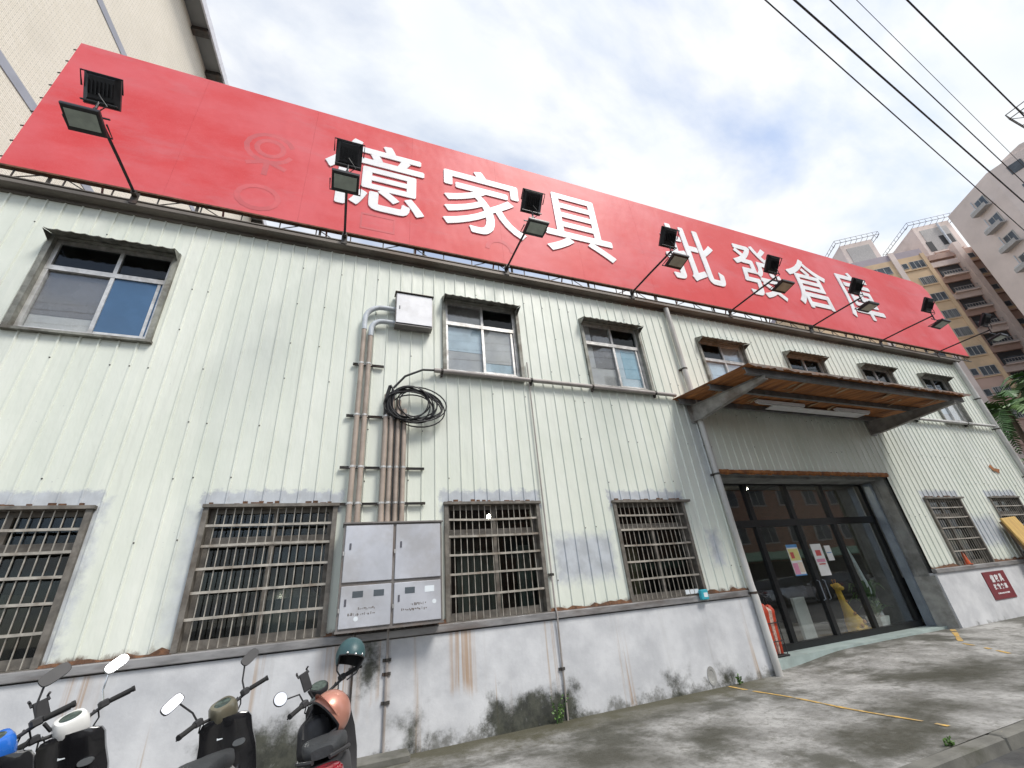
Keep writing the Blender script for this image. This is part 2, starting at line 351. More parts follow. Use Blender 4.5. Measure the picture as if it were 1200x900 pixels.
simple('reveal_metal', (0.30, 0.305, 0.295), 0.55, 0.3, 0.25, 3, (0.08, 0.075, 0.07), 0.5)
simple('reveal_concrete', (0.34, 0.34, 0.325), 0.85, 0.0, 0.25, 3, (0.08, 0.075, 0.06), 0.6, 0.3)
simple('step_stone', (0.33, 0.40, 0.385), 0.5, 0.0, 0.15, 3, (0.2, 0.2, 0.18), 0.5)
simple('asphalt', (0.055, 0.055, 0.054), 0.9, 0.0, 0.3, 5, (0.12, 0.115, 0.10), 0.6, 0.5)
simple('road_paint', (0.47, 0.30, 0.085), 0.8, 0.0, 0.3, 16, (0.24, 0.22, 0.17), 1.0, 0.2)
simple('kerb_concrete', (0.13, 0.127, 0.112), 0.85, 0.0, 0.3, 2.5, (0.06, 0.06, 0.04), 0.9, 0.4)
simple('iron', (0.06, 0.06, 0.058), 0.7, 0.4, 0.3)
simple('far_ground', (0.16, 0.155, 0.145), 0.9, 0.0, 0.2, 0.5)

# ------------------------------------------------------------------ mesh helpers
class MB:
    def __init__(s): s.v = []; s.f = []
    def add(s, vs, fs, M=None):
        o = len(s.v)
        s.v += [tuple(M @ Vector(p)) if M else tuple(p) for p in vs]
        s.f += [tuple(i + o for i in f) for f in fs]
        return s
    def box(s, x0, x1, y0, y1, z0, z1, M=None):
        vs = [(x, y, z) for z in (z0, z1) for y in (y0, y1) for x in (x0, x1)]
        return s.add(vs, [(0, 2, 3, 1), (4, 5, 7, 6), (0, 1, 5, 4), (2, 6, 7, 3), (0, 4, 6, 2), (1, 3, 7, 5)], M)
    def bev(s, x0, x1, y0, y1, z0, z1, b, M=None):
        """box with chamfered edges along its long axis loop (24 verts)"""
        vs = []
        for z, i in ((z0, b), (z0 + b, 0), (z1 - b, 0), (z1, b)):
            vs += [(x0 + b + i, y0 + i, z), (x1 - b - i, y0 + i, z), (x1 - i, y0 + b + i, z), (x1 - i, y1 - b - i, z),
                   (x1 - b - i, y1 - i, z), (x0 + b + i, y1 - i, z), (x0 + i, y1 - b - i, z), (x0 + i, y0 + b + i, z)]
        fs = [tuple(reversed(range(8))), tuple(range(24, 32))]
        for k in range(3):
            for j in range(8):
                fs.append((k * 8 + j, k * 8 + (j + 1) % 8, k * 8 + 8 + (j + 1) % 8, k * 8 + 8 + j))
        return s.add(vs, fs, M)
    def rings(s, rs, close=True, M=None):
        n = len(rs[0]); vs = [p for r in rs for p in r]; fs = []
        for k in range(len(rs) - 1):
            for j in range(n):
                fs.append((k * n + j, k * n + (j + 1) % n, (k + 1) * n + (j + 1) % n, (k + 1) * n + j))
        if close:
            fs.append(tuple(reversed(range(n)))); fs.append(tuple(range((len(rs) - 1) * n, len(rs) * n)))
        return s.add(vs, fs, M)
    def tube(s, pts, r, n=8, M=None, close=True):
        pts = [Vector(p) for p in pts]; rs = []
        rad = r if isinstance(r, (list, tuple)) else [r] * len(pts)
        up = None
        for i, p in enumerate(pts):
            d = (pts[min(i + 1, len(pts) - 1)] - pts[max(i - 1, 0)]).normalized()
            if up is None:
                up = Vector((0, 0, 1)) if abs(d.z) < 0.9 else Vector((1, 0, 0))
            a = d.cross(up).normalized(); bb = a.cross(d).normalized(); up = bb
            rs.append([p + a * (rad[i] * math.cos(2 * math.pi * j / n)) + bb * (rad[i] * math.sin(2 * math.pi * j / n)) for j in range(n)])
        return s.rings(rs, close, M)
    def lathe(s, prof, n=16, M=None):
        """profile of (radius, z) about the z axis"""
        rs = [[(r * math.cos(2 * math.pi * j / n), r * math.sin(2 * math.pi * j / n), z) for j in range(n)] for r, z in prof]
        return s.rings(rs, True, M)
    def prism(s, poly, axis, a, b, M=None):
        """polygon of 2-D points extruded along axis ('x','y','z') from a to b"""
        def P(p, t):
            return {'x': (t, p[0], p[1]), 'y': (p[0], t, p[1]), 'z': (p[0], p[1], t)}[axis]
        n = len(poly); vs = [P(p, a) for p in poly] + [P(p, b) for p in poly]
        fs = [tuple(range(n)), tuple(range(2 * n - 1, n - 1, -1))] + [(j, j + n, (j + 1) % n + n, (j + 1) % n) for j in range(n)]
        return s.add(vs, fs, M)
    def ellip(s, c, r, n=16, m=10, M=None, p=1.0, zmin=-1.0):
        rs = []
        for i in range(m + 1):
            t = -math.pi / 2 + math.pi * i / m
            z = max(math.sin(t), zmin); q = math.cos(t)
            q = max(q, 0.02)
            def sg(x): return math.copysign(abs(x) ** p, x)
            rs.append([(c[0] + r[0] * sg(q) * sg(math.cos(2 * math.pi * j / n)), c[1] + r[1] * sg(q) * sg(math.sin(2 * math.pi * j / n)), c[2] + r[2] * sg(z)) for j in range(n)])
        return s.rings(rs, True, M)
    def build(s, name, mat, parent=None, smooth=False, origin=None):
        me = bpy.data.meshes.new(name)
        off = Vector(origin) if origin else (Vector(parent['_o']) if parent is not None and '_o' in parent else Vector((0, 0, 0)))
        me.from_pydata([tuple(Vector(p) - off) for p in s.v], [], s.f)
        me.materials.append(MATS[mat] if isinstance(mat, str) else mat)
        me.validate(); me.update()
        import bmesh
        bm = bmesh.new(); bm.from_mesh(me); bmesh.ops.recalc_face_normals(bm, faces=bm.faces); bm.to_mesh(me); bm.free()
        if smooth:
            me.set_sharp_from_angle(angle=R(40))
            for pl in me.polygons: pl.use_smooth = True
        o = bpy.data.objects.new(name, me); COL.objects.link(o)
        if parent is not None:
            o.parent = parent; o['_o'] = parent.get('_o', (0, 0, 0))
        elif origin:
            o.location = origin; o['_o'] = tuple(origin)
        else: o['_o'] = (0, 0, 0)
        return o
ROOTS = []
def thing(name, label, cat, loc=(0, 0, 0), group=None, rot=None):
    """an Empty at the thing's base; parts given in world metres unless local=True style roots (rot) are used"""
    o = bpy.data.objects.new(name, None); COL.objects.link(o); o.empty_display_size = 0.2
    o.location = loc
    if rot is not None:
        o.rotation_euler = rot; o['_o'] = (0, 0, 0)
    else: o['_o'] = tuple(loc)
    return tag(o, label, cat, group)
def tag(o, label=None, cat=None, group=None, kind=None):
    if label: o['label'] = label
    if cat: o['category'] = cat
    if group: o['group'] = group
    if kind: o['kind'] = kind
    return o
def part(name, parent):
    """an Empty part that carries sub-parts"""
    o = bpy.data.objects.new(name, None); COL.objects.link(o); o.parent = parent; o.empty_display_size = 0.1; o['_o'] = parent['_o']
    return o
def copy_tree(o, parent=None):
    c = o.copy(); COL.objects.link(c)
    if parent is not None: c.parent = parent
    for ch in list(o.children): copy_tree(ch, c)
    return c
def text_mesh(body, x, z, w, h, y, depth, offset=0.0):
    """a glyph string fitted to the box x..x+w, z..z+h facing -y, front face at y; returns an MB"""
    cu = bpy.data.curves.new('glyph', 'FONT'); cu.body = body; cu.size = 1; cu.offset = offset; cu.resolution_u = 4
    ob = bpy.data.objects.new('glyph', cu); COL.objects.link(ob)
    dg = bpy.context.evaluated_depsgraph_get()
    me = bpy.data.meshes.new_from_object(ob.evaluated_get(dg))
    xs = [v.co.x for v in me.vertices]; ys = [v.co.y for v in me.vertices]
    a, b_, c, d = min(xs), max(xs), min(ys), max(ys)
    mb = MB()
    n = len(me.vertices)
    vs = [(x + (v.co.x - a) / (b_ - a) * w, y, z + (v.co.y - c) / (d - c) * h) for v in me.vertices]
    fs = [tuple(p.vertices) for p in me.polygons]
    ec = {}
    for f in fs:
        for i in range(len(f)):
            e = (f[i], f[(i + 1) % len(f)]); k = tuple(sorted(e)); ec.setdefault(k, []).append(e)
    vs2 = vs + [(p[0], p[1] + depth, p[2]) for p in vs]
    side = [(e[0][0], e[0][1], e[0][1] + n, e[0][0] + n) for e in ec.values() if len(e) == 1]
    mb.add(vs2, fs + side)
    bpy.data.objects.remove(ob); bpy.data.curves.remove(cu); bpy.data.meshes.remove(me)
    return mb

# ------------------------------------------------------------------ ground, kerb, road
def sm(a, b, x):
    t = max(0, min(1, (x - a) / (b - a))); return t * t * (3 - 2 * t)
def gz(x, y):
    return 0.12 * sm(7.6, 9.6, x) * sm(-2.4, 0.1, y) + 0.012 * math.sin(x * 1.3 + y * 2) * math.sin(y * 1.7)
mb = MB(); nx, ny = 120, 30
xs = [-12 + 40 * i / nx for i in range(nx + 1)]; ys = [-3.42 + 4.22 * j / ny for j in range(ny + 1)]
mb.add([(x, y, gz(x, y)) for y in ys for x in xs], [(j * (nx + 1) + i, j * (nx + 1) + i + 1, (j + 1) * (nx + 1) + i + 1, (j + 1) * (nx + 1) + i) for j in range(ny) for i in range(nx)])
tag(mb.build('pavement', 'forecourt_concrete', smooth=True), kind='structure')
mb = MB()
for i in range(27):                       # kerb stones with open joints and uneven tops
    x0 = -12 + i * 1.5
    d = random.uniform(-0.006, 0.006)
    mb.bev(x0 + 0.008, x0 + 1.492, -3.56 + d, -3.425, -0.2, 0.012 + d, 0.015)
tag(mb.build('kerb', 'kerb_concrete'), kind='structure')
mb = MB(); mb.box(-200, 400, -60, -3.5, -0.6, -0.10)
tag(mb.build('road', 'asphalt'), kind='structure')
mb = MB(); mb.add([(-1500, -1500, -0.7), (1500, -1500, -0.7), (1500, 1500, -0.7), (-1500, 1500, -0.7)], [(0, 1, 2, 3)])
tag(mb.build('ground', 'far_ground'), kind='structure')
mb = MB(); mb.box(28, 400, -3.5, 200, -0.5, -0.04); mb.box(20.4, 28, 0.8, 200, -0.5, -0.04); mb.box(-200, -12, -3.5, 200, -0.5, -0.04)
tag(mb.build('yard', 'far_ground'), kind='structure')
def paint_strip(p0, p1, w, gaps, label):
    """worn painted line draped over the pavement"""
    mb = MB(); p0 = Vector(p0); p1 = Vector(p1); d = (p1 - p0); L = d.length; d.normalize(); q = Vector((-d.y, d.x))
    n = int(L / 0.12); rnd = random.Random(5)
    for i in range(n):
        if any(a < i / n < b for a, b in gaps) or rnd.random() < 0.10: continue
        a0, a1 = p0 + d * (L * i / n), p0 + d * (L * (i + 1) / n)
        w0 = w * rnd.uniform(0.6, 1.0)
        vs = [a0 - q * w0 / 2, a1 - q * w0 / 2, a1 + q * w0 / 2, a0 + q * w0 / 2]
        mb.add([(v.x, v.y, gz(v.x, v.y) + 0.006) for v in vs], [(0, 1, 2, 3)])
    o = mb.build('painted_line', 'road_paint'); tag(o, label, 'road marking', kind='structure')
paint_strip((6.12, -0.1), (6.0, -3.25), 0.062, [], 'worn yellow parking line from wall to kerb')
paint_strip((12.9, 0.05), (11.45, -0.75), 0.10, [], 'short yellow line before the shop entrance')
paint_strip((11.2, -0.9), (10.7, -1.75), 0.07, [(0.2, 0.5)], 'faint end of the yellow entrance line')
mb = MB(); mb.bev(0.25, 1.02, -0.32, -0.05, -0.02, 0.075, 0.02)
tag(mb.build('concrete_footing', 'kerb_concrete'), 'low concrete footing at the wall below the meter cabinet', 'footing')

# ------------------------------------------------------------------ warehouse
wh = thing('warehouse', 'long pale green corrugated metal warehouse with barred windows', 'warehouse', (7.3, 0, 0))
X0, X1, ZT = -5.4, 20.1, 8.0
PER, RH = 0.2155, 0.019
DX0, DX1, DZ = 7.36, 13.12, 3.56                   # entrance opening
OPEN = [(x, x + WW, 5.38, 6.99) for x in UW] + [(x, x + WW, 1.20, 2.99) for x in LW] + [(DX0, DX1, 0, DZ)]
def prof(x):
    t = ((x - X0) % PER) / PER
    a, b_, c, d = 0.42, 0.47, 0.54, 0.59
    if t < a or t > d: return 0.0
    if t < b_: return -(t - a) / (b_ - a) * RH
    if t <= c: return -RH
    return -(d - t) / (d - c) * RH
edges = sorted({e for o in OPEN for e in o[:2]})
NS = 4
i = 0; xs_all = X0
while xs_all < X1 - 1e-6:
    xe = min(X1, X0 + (i + 1) * NS * PER)
    bp = {xs_all, xe} | {e for e in edges if xs_all < e < xe}
    k0 = int((xs_all - X0) / PER + 1e-6)
    for k in range(k0, k0 + NS + 1):
        for t in (0.0, 0.42, 0.47, 0.54, 0.59):
            x = X0 + (k + t) * PER
            if xs_all < x < xe: bp.add(x)
    bp = sorted(bp); quads = []
    for a, b_ in zip(bp, bp[1:]):
        if b_ - a < 1e-4: continue
        mid = (a + b_) / 2
        cuts = sorted((o[2], o[3]) for o in OPEN if o[0] <= mid <= o[1])
        z = 1.30; segs = []
        for c0, c1 in cuts:
            if c0 > z: segs.append((z, c0))
            z = max(z, c1)
        segs.append((z, ZT))
        ya, yb = prof(a + 1e-7), prof(b_ - 1e-7)
        for s0, s1 in segs: quads.append((a, b_, ya, yb, s0, s1))
    while quads:                                   # each connected piece of sheet is one object
        grp = [quads.pop(0)]; grow = True
        while grow:
            grow = False
            for q in list(quads):
                if any((abs(q[0] - g[1]) < 1e-6 or abs(q[1] - g[0]) < 1e-6) and q[4] < g[5] and g[4] < q[5] for g in grp):
                    grp.append(q); quads.remove(q); grow = True
        mb = MB()
        for a, b_, ya, yb, s0, s1 in grp: mb.add([(a, ya, s0), (b_, yb, s0), (b_, yb, s1), (a, ya, s1)], [(0, 1, 2, 3)])
        mb.build('cladding_sheet', 'cladding', wh)
    xs_all = xe; i += 1
# shell behind the sheets
mb = MB(); mb.box(X0, X1, 22, 22.2, 0, ZT); mb.box(X0, X0 + 0.1, 0.1, 22, 0, ZT - 0.01); mb.box(X1 - 0.1, X1, 0.1, 22, 0, ZT - 0.01)
mb.build('shell_wall', 'flashing', wh)
mb = MB(); mb.box(X0 + 0.11, X1 - 0.11, 0.12, 21.9, ZT - 0.1, ZT + 0.05); mb.build('roof', 'flashing', wh)
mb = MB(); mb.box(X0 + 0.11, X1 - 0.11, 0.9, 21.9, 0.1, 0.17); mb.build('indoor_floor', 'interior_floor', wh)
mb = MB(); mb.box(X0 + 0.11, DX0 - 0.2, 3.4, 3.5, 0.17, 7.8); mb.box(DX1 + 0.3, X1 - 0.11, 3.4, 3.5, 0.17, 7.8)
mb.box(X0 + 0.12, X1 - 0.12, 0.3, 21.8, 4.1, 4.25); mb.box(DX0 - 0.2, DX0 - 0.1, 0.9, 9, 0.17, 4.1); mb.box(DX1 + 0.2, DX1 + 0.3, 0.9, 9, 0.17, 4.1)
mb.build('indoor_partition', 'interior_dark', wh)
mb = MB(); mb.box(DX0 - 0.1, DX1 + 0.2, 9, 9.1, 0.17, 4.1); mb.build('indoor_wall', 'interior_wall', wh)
# concrete plinth, flashing ledge, eave
mb = MB(); mb.box(X0 - 0.02, DX0 - 0.02, -0.04, 0.1, -0.3, 1.22); mb.build('plinth', 'plinth_concrete', wh)
mb = MB(); mb.box(DX1, X1 + 0.02, -0.04, 0.1, -0.3, 1.25); mb.build('plinth', 'plinth_concrete', wh)
mb = MB()
for a, b_ in ((X0, DX0 - 0.05), (DX1, X1)):
    mb.prism([(0.02, 1.335), (-0.045, 1.335), (-0.075, 1.32), (-0.075, 1.245), (-0.055, 1.235), (0.02, 1.235)], 'x', a, b_)
mb.build('ledge_flashing', 'flashing', wh)
mb = MB(); mb.prism([(0.1, 7.755), (-0.16, 7.755), (-0.185, 7.77), (-0.185, 7.83), (-0.17, 7.83), (-0.165, 7.785), (0.1, 7.795)], 'x', X0 - 0.05, X1 + 0.25)
mb.box(X0 - 0.05, X1 + 0.25, -0.034, 0.1, 7.70, 7.754); mb.build('eave_gutter', 'eave_steel', wh)
for xx, s in ((X0, -1), (X1, 1)):
    mb = MB(); mb.box(xx - 0.05, xx + 0.05, -0.045, 0.05, 1.34, 7.69); mb.build('corner_trim', 'cladding', wh)
# rusted lip where the sheets meet the ledge: short curled flakes
rnd = random.Random(3)
for a, b_ in ((-2.78, -1.62), (-0.05, 0.05), (1.40, 1.54), (3.12, 4.62), (6.2, 7.3), (13.2, 14.2), (15.8, 17.3), (18.95, 20.0)):
    mb = MB(); x = a; nfl = max(2, int((b_ - a) / 0.10)); top = []
    for k in range(nfl + 1):
        top.append((a + (b_ - a) * k / nfl, 1.355 + rnd.random() ** 2 * 0.06))
    for (xa, za), (xb, zb) in zip(top, top[1:]):
        mb.add([(xa, -0.028, 1.337), (xb, -0.028, 1.337), (xb, -0.035, zb), (xa, -0.035, za), (xa, -0.05, 1.337), (xb, -0.05, 1.337)], [(0, 1, 2, 3), (3, 2, 5, 4)])
    mb.build('rusted_lip', 'rust', wh)
# screws on the sheets in rows
mb = MB()
for zr in (1.75, 2.55, 3.35, 4.15, 4.95, 5.6, 6.4, 7.2):
    for k in range(int((X1 - X0) / PER)):
        if rnd.random() > 0.24: continue
        x = X0 + (k + 0.51) * PER
        if any(o[0] - 0.05 < x < o[1] + 0.05 and o[2] - 0.05 < zr < o[3] + 0.05 for o in OPEN): continue
        zz = zr + rnd.uniform(-0.03, 0.03)
        mb.lathe([(0.010, 0), (0.010, 0.006), (0.005, 0.009)], 6, Matrix.Translation((x, -RH, zz)) @ Matrix.Rotation(R(90), 4, 'X'))
tag(mb.build('roofing_screw', 'dark_steel', wh), kind='stuff')

PR = random.Random(12)
def pane(win, mat, x0, x1, z0, z1, y):
    mb = MB(); mb.box(x0, x1, y, y + 0.008, z0, z1)
    if not mat.startswith('film'): return mb.build('pane', mat, win)
    p = mb.build('pane', 'glass_clear', win)          # glass with a blind or film hung behind it
    zs = z0 + (z1 - z0) * PR.choice((0.0, 0.0, 0.45, 0.25)); xs_ = x0 + (x1 - x0) * PR.choice((0.0, 0.0, 0.28))
    alt = {'film_brown': 'film_grey', 'film_pale': 'film_grey', 'film_blue': 'film_pale', 'film_grey': 'film_pale'}[mat]
    mb = MB(); mb.box(xs_ + 0.002, x1 - 0.002, y + 0.03, y + 0.034, zs + 0.002, z1 - 0.002); mb.build('blind', mat, p)
    if zs > z0: mb = MB(); mb.box(x0 + 0.002, x1 - 0.002, y + 0.036, y + 0.04, z0 + 0.002, zs + 0.01); mb.build('blind', alt, p)
    if xs_ > x0: mb = MB(); mb.box(x0 + 0.002, xs_ + 0.01, y + 0.036, y + 0.04, zs + 0.012, z1 - 0.002); mb.build('blind', alt, p)
    return p
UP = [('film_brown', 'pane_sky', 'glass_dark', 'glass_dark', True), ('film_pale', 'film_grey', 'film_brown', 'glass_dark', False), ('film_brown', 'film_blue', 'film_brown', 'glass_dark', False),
      ('film_pale', 'film_grey', 'glass_dark', 'film_grey', False)] + [('film_pale', 'film_grey', 'glass_dark', 'glass_dark', False)] * 3
for wi, x in enumerate(UW):
    z0, z1, xe = 5.38, 6.99, x + WW
    mb = MB()                                  # sheet-metal surround, proud of the cladding
    mb.box(x - 0.045, x + 0.02, -0.06, 0.16, z0 - 0.02, z1); mb.box(xe - 0.02, xe + 0.045, -0.06, 0.16, z0 - 0.02, z1)
    mb.box(x - 0.06, xe + 0.06, -0.075, 0.16, z0 - 0.06, z0 - 0.021); mb.box(x - 0.045, xe + 0.045, -0.05, 0.16, z1 + 0.001, z1 + 0.05)
    w = mb.build('window', 'hood_metal', wh)
    mb = MB(); yf = 0.06; zt = z1 - 0.52; xm = (x + xe) / 2 + (0.02 if wi else 0.06)
    for a, b_ in ((x + 0.021, x + 0.075), (xm - 0.025, xm + 0.025), (xe - 0.075, xe - 0.021)): mb.box(a, b_, yf - 0.03, yf + 0.03, z0 - 0.019, z1)
    for a, b_ in ((z0 - 0.018, z0 + 0.05), (zt - 0.04, zt + 0.04), (z1 - 0.06, z1 - 0.002)): mb.box(x + 0.022, xe - 0.022, yf - 0.035, yf + 0.035, a, b_)
    mb.box(xm + 0.028, xe - 0.078, yf - 0.012, yf + 0.012, z0 + 0.052, z0 + 0.085); mb.box(xe - 0.14, xe - 0.10, yf - 0.02, yf + 0.02, z0 + 0.052, zt - 0.042)
    mb.build('sash_frame', 'aluminium', w)
    pl, pr, tl, tr_, _ = UP[wi]
    pane(w, pl, x + 0.07, xm - 0.02, z0 + 0.045, zt - 0.035, yf + 0.005); pane(w, pr, xm + 0.02, xe - 0.07, z0 + 0.045, zt - 0.035, yf - 0.01)
    pane(w, tl, x + 0.07, xm - 0.02, zt + 0.035, z1 - 0.05, yf); pane(w, tr_, xm + 0.02, xe - 0.07, zt + 0.035, z1 - 0.05, yf)
    mb = MB()                                  # corrugated hood with side cheeks
    n = 30; top = []
    for k in range(n + 1):
        xx = x - 0.03 + (WW + 0.06) * k / n
        zz = 0.016 * (1 if k % 3 == 0 else 0)
        top.append((xx, zz))
    for (xa, a), (xb, b_) in zip(top, top[1:]):
        mb.add([(xa, -0.02, 7.03 + a), (xb, -0.02, 7.03 + b_), (xb, -0.25, 6.945 + b_), (xa, -0.25, 6.945 + a),
                (xa, -0.02, 7.02 + a), (xb, -0.02, 7.02 + b_), (xb, -0.25, 6.935 + b_), (xa, -0.25, 6.935 + a)], [(0, 1, 2, 3), (7, 6, 5, 4), (3, 2, 6, 7)])
    for xx in (x - 0.035, xe + 0.031):
        mb.add([(xx, -0.03, 7.03), (xx, -0.25, 6.94), (xx, -0.03, 6.86), (xx + 0.004, -0.03, 7.03), (xx + 0.004, -0.25, 6.94), (xx + 0.004, -0.03, 6.86)], [(0, 1, 2), (5, 4, 3), (0, 3, 4, 1), (1, 4, 5, 2)])
    mb.build('hood', 'hood_metal', w)
for wi, x in enumerate(LW):
    z0, z1, xe = 1.345, 2.985, x + WW
    mb = MB()
    mb.box(x - 0.05, x + 0.012, -0.05, 0.18, z0, z1 - 0.03); mb.box(xe - 0.012, xe + 0.05, -0.05, 0.18, z0, z1 - 0.03)
    mb.box(x - 0.04, xe + 0.04, -0.048, 0.18, z0 - 0.02, z0 - 0.001)
    mb.box(x - 0.06, xe + (0.20 if wi in (3, 4) else 0.07), -0.075, 0.18, z1 - 0.029, z1 + 0.012)
    w = mb.build('window', 'frame_dirty', wh)
    # scarred rust line along the lintel
    mb = MB(); k = 0
    while k < 16:
        xa = x + k * WW / 16
        if rnd.random() < 0.7: mb.box(xa, xa + WW / 16 * rnd.uniform(0.4, 1.0), -0.05, -0.026, z1 + 0.013, z1 + 0.02 + rnd.random() * 0.03)
        k += 1
    tag(mb.build('lintel_rust', 'rust', w), kind='stuff')
    yf = 0.12; xm = (x + xe) / 2 + 0.03; zt = z1 - 0.44
    mb = MB()
    for a, b_ in ((x + 0.013, x + 0.065), (xm - 0.03, xm + 0.03), (xe - 0.065, xe - 0.013)): mb.box(a, b_, yf - 0.03, yf + 0.03, z0 + 0.001, z1 - 0.031)
    for a, b_ in ((z0 + 0.002, z0 + 0.10), (zt - 0.07, zt + 0.05), (z1 - 0.09, z1 - 0.032)): mb.box(x + 0.014, xe - 0.014, yf - 0.035, yf + 0.035, a, b_)
    mb.build('sash_frame', 'frame_dirty', w)
    pane(w, 'glass_dark', x + 0.06, xm - 0.025, z0 + 0.09, zt - 0.06, yf + 0.01); pane(w, 'glass_dark', xm + 0.025, xe - 0.06, z0 + 0.09, zt - 0.06, yf - 0.01)
    pane(w, 'glass_dark', x + 0.06, xm - 0.025, zt + 0.045, z1 - 0.08, yf); pane(w, 'glass_dark', xm + 0.025, xe - 0.06, zt + 0.045, z1 - 0.08, yf)
    # security grille
    yg = -0.02
    for fz in (0.14, 0.295, 0.46, 0.625, 0.80):
        zz = z1 - 0.03 - fz * (z1 - z0 - 0.03); bend = rnd.uniform(-0.012, 0.012)
        mb = MB(); mb.prism([(-0.011, -0.017), (0.011, -0.017), (0.011, 0.017), (-0.011, 0.017)], 'x', 0, 0.001)
        mb = MB()
        for k in range(4):
            xa, xb = x + 0.013 + (WW - 0.026) * k / 4, x + 0.013 + (WW - 0.026) * (k + 1) / 4
            f0, f1 = math.sin(math.pi * k / 4) * bend, math.sin(math.pi * (k + 1) / 4) * bend
            mb.add([(xa, yg - 0.014, zz - 0.015 + f0), (xb, yg - 0.014, zz - 0.015 + f1), (xb, yg - 0.014, zz + 0.015 + f1), (xa, yg - 0.014, zz + 0.015 + f0),
                    (xa, yg + 0.006, zz - 0.015 + f0), (xb, yg + 0.006, zz - 0.015 + f1), (xb, yg + 0.006, zz + 0.015 + f1), (xa, yg + 0.006, zz + 0.015 + f0)],
                   [(0, 1, 2, 3), (7, 6, 5, 4), (3, 2, 6, 7), (4, 5, 1, 0)])
        mb.build('grille_bar', 'grille_metal', w)
    nb = 14 if wi < 4 else 13
    for k in range(nb):
        xx = x + 0.05 + (WW - 0.1) * (k + 0.5) / nb + rnd.uniform(-0.004, 0.004)
        mb = MB(); lean = rnd.uniform(-0.006, 0.006)
        mb.tube([(xx, yg + 0.014, z0 + 0.002), (xx + lean, yg + 0.014, z1 - 0.032)], 0.0075 if wi < 4 else 0.006, 5)
        mb.build('grille_bar', 'grille_metal', w)
# things just inside the barred windows
def curtain(x0, x1, z0, z1, y, mat, label):
    mb = MB(); n = max(8, int((x1 - x0) / 0.03)); vs = []
    for k in range(n + 1):
        xx = x0 + (x1 - x0) * k / n; yy = y + 0.018 * math.sin(k * 1.35) + 0.008 * math.sin(k * 0.5)
        vs += [(xx, yy, z0), (xx, yy, z1)]
    mb.add(vs, [(2 * k, 2 * k + 2, 2 * k + 3, 2 * k + 1) for k in range(n)])
    o = mb.build('curtain', mat, origin=(x0, y, z0), smooth=True); tag(o, label, 'curtain')
curtain(1.78, 2.50, 1.36, 2.30, 0.30, 'curtain', 'pale curtain inside the window right of the meter cabinet')
curtain(2.78, 3.05, 1.36, 2.35, 0.32, 'curtain', 'narrow curtain edge in the window right of the meter cabinet')
curtain(4.72, 5.15, 1.36, 2.25, 0.28, 'peeling_cream', 'yellowed board behind the barred window beside the entrance')
mb = MB(); mb.bev(-0.9, -0.15, 0.35, 0.85, 1.2, 1.98, 0.15)
o = mb.build('wrapped_sofa', 'film_grey', origin=(-0.5, 0.6, 0.17), smooth=True); tag(o, 'grey plastic wrapped sofa seen through the barred window', 'sofa')
mb = MB(); mb.box(-0.92, -0.14, 0.34, 0.86, 0.17, 1.2)
o2 = mb.build('sofa_base', 'interior_dark', o)
mb = MB(); mb.box(-4.0, -3.45, 0.4, 0.9, 0.17, 2.1)
tag(mb.build('stacked_carton', 'curtain', origin=(-3.7, 0.6, 0.17)), 'pale carton inside the leftmost barred window', 'carton')

# ------------------------------------------------------------------ entrance
YS = 0.72
mb = MB(); mb.box(DX0 - 0.3, DX1 + 0.02, 0.22, 0.95, -0.2, 0.165)
tag(mb.build('entrance_step', 'step_stone', wh), 'grey green stone step below the glass doors')
mb = MB(); mb.box(DX1, DX1 + 0.14, 0.101, 0.90, 1.2, DZ + 0.3); mb.box(DX1 - 0.012, DX1 - 0.001, 0.10, 0.16, 1.2, DZ); mb.box(DX1 - 0.014, DX1 - 0.001, 0.33, 0.38, 1.2, DZ)
mb.build('entrance_reveal', 'reveal_metal', wh)
mb = MB(); mb.box(DX1 - 0.03, DX1 + 0.14, 0.0, 0.56, -0.2, 1.199); mb.build('reveal_block', 'reveal_concrete', wh)
mb = MB(); mb.box(DX0 - 0.14, DX0, 0.101, 0.90, 0, DZ + 0.3); mb.build('entrance_reveal', 'reveal_metal', wh)
mb = MB(); mb.box(DX0 - 0.1, DX1 + 0.1, 0.10, 0.95, DZ + 0.03, DZ + 0.2); mb.build('entrance_soffit', 'reveal_metal', wh)
mb = MB(); mb.box(DX0 - 0.02, DX1 + 0.05, 0.02, 0.12, DZ - 0.02, DZ + 0.03); mb.build('lintel_beam', 'old_steel', wh)
mb = MB(); k = 0                                   # rusty curled edge on the lintel sheet
xx = DX0
while xx < DX1:
    w_ = rnd.uniform(0.05, 0.16); h0, h1 = rnd.uniform(0.02, 0.06), rnd.uniform(0.02, 0.06)
    mb.add([(xx, -0.032, DZ - h0 + 0.01), (xx + w_, -0.032, DZ - h1 + 0.01), (xx + w_, -0.036, DZ + 0.05 + h0 * 0.4), (xx, -0.036, DZ + 0.05 + h1 * 0.4),
            (xx, -0.06, DZ - 0.01), (xx + w_, -0.055, DZ - 0.005)], [(0, 1, 2, 3), (3, 2, 5, 4)]); xx += w_
mb.build('rusted_edge', 'rust_sheet', wh)
sf = part('shopfront', wh)
ZS0, ZS1, ZTR = 0.165, 3.5, 2.6
XM = [7.45, 8.82, 10.14, 11.44, 13.02]
for k, x in enumerate(XM):
    mb = MB(); w_ = 0.07 if k in (0, 4) else 0.06
    mb.box(x - w_, x + w_, YS - 0.05, YS + 0.05, ZS0 + 0.01, ZS1)
    mb.build('mullion', 'shop_black', sf)
for z, h in ((ZS0 + 0.06, 0.06), (ZTR, 0.075), (ZS1 + 0.06, 0.08)):
    mb = MB(); mb.box(XM[0] - 0.06, XM[4] + 0.06, YS - 0.056, YS + 0.056, z - h, z + h); mb.build('rail', 'shop_black', sf)
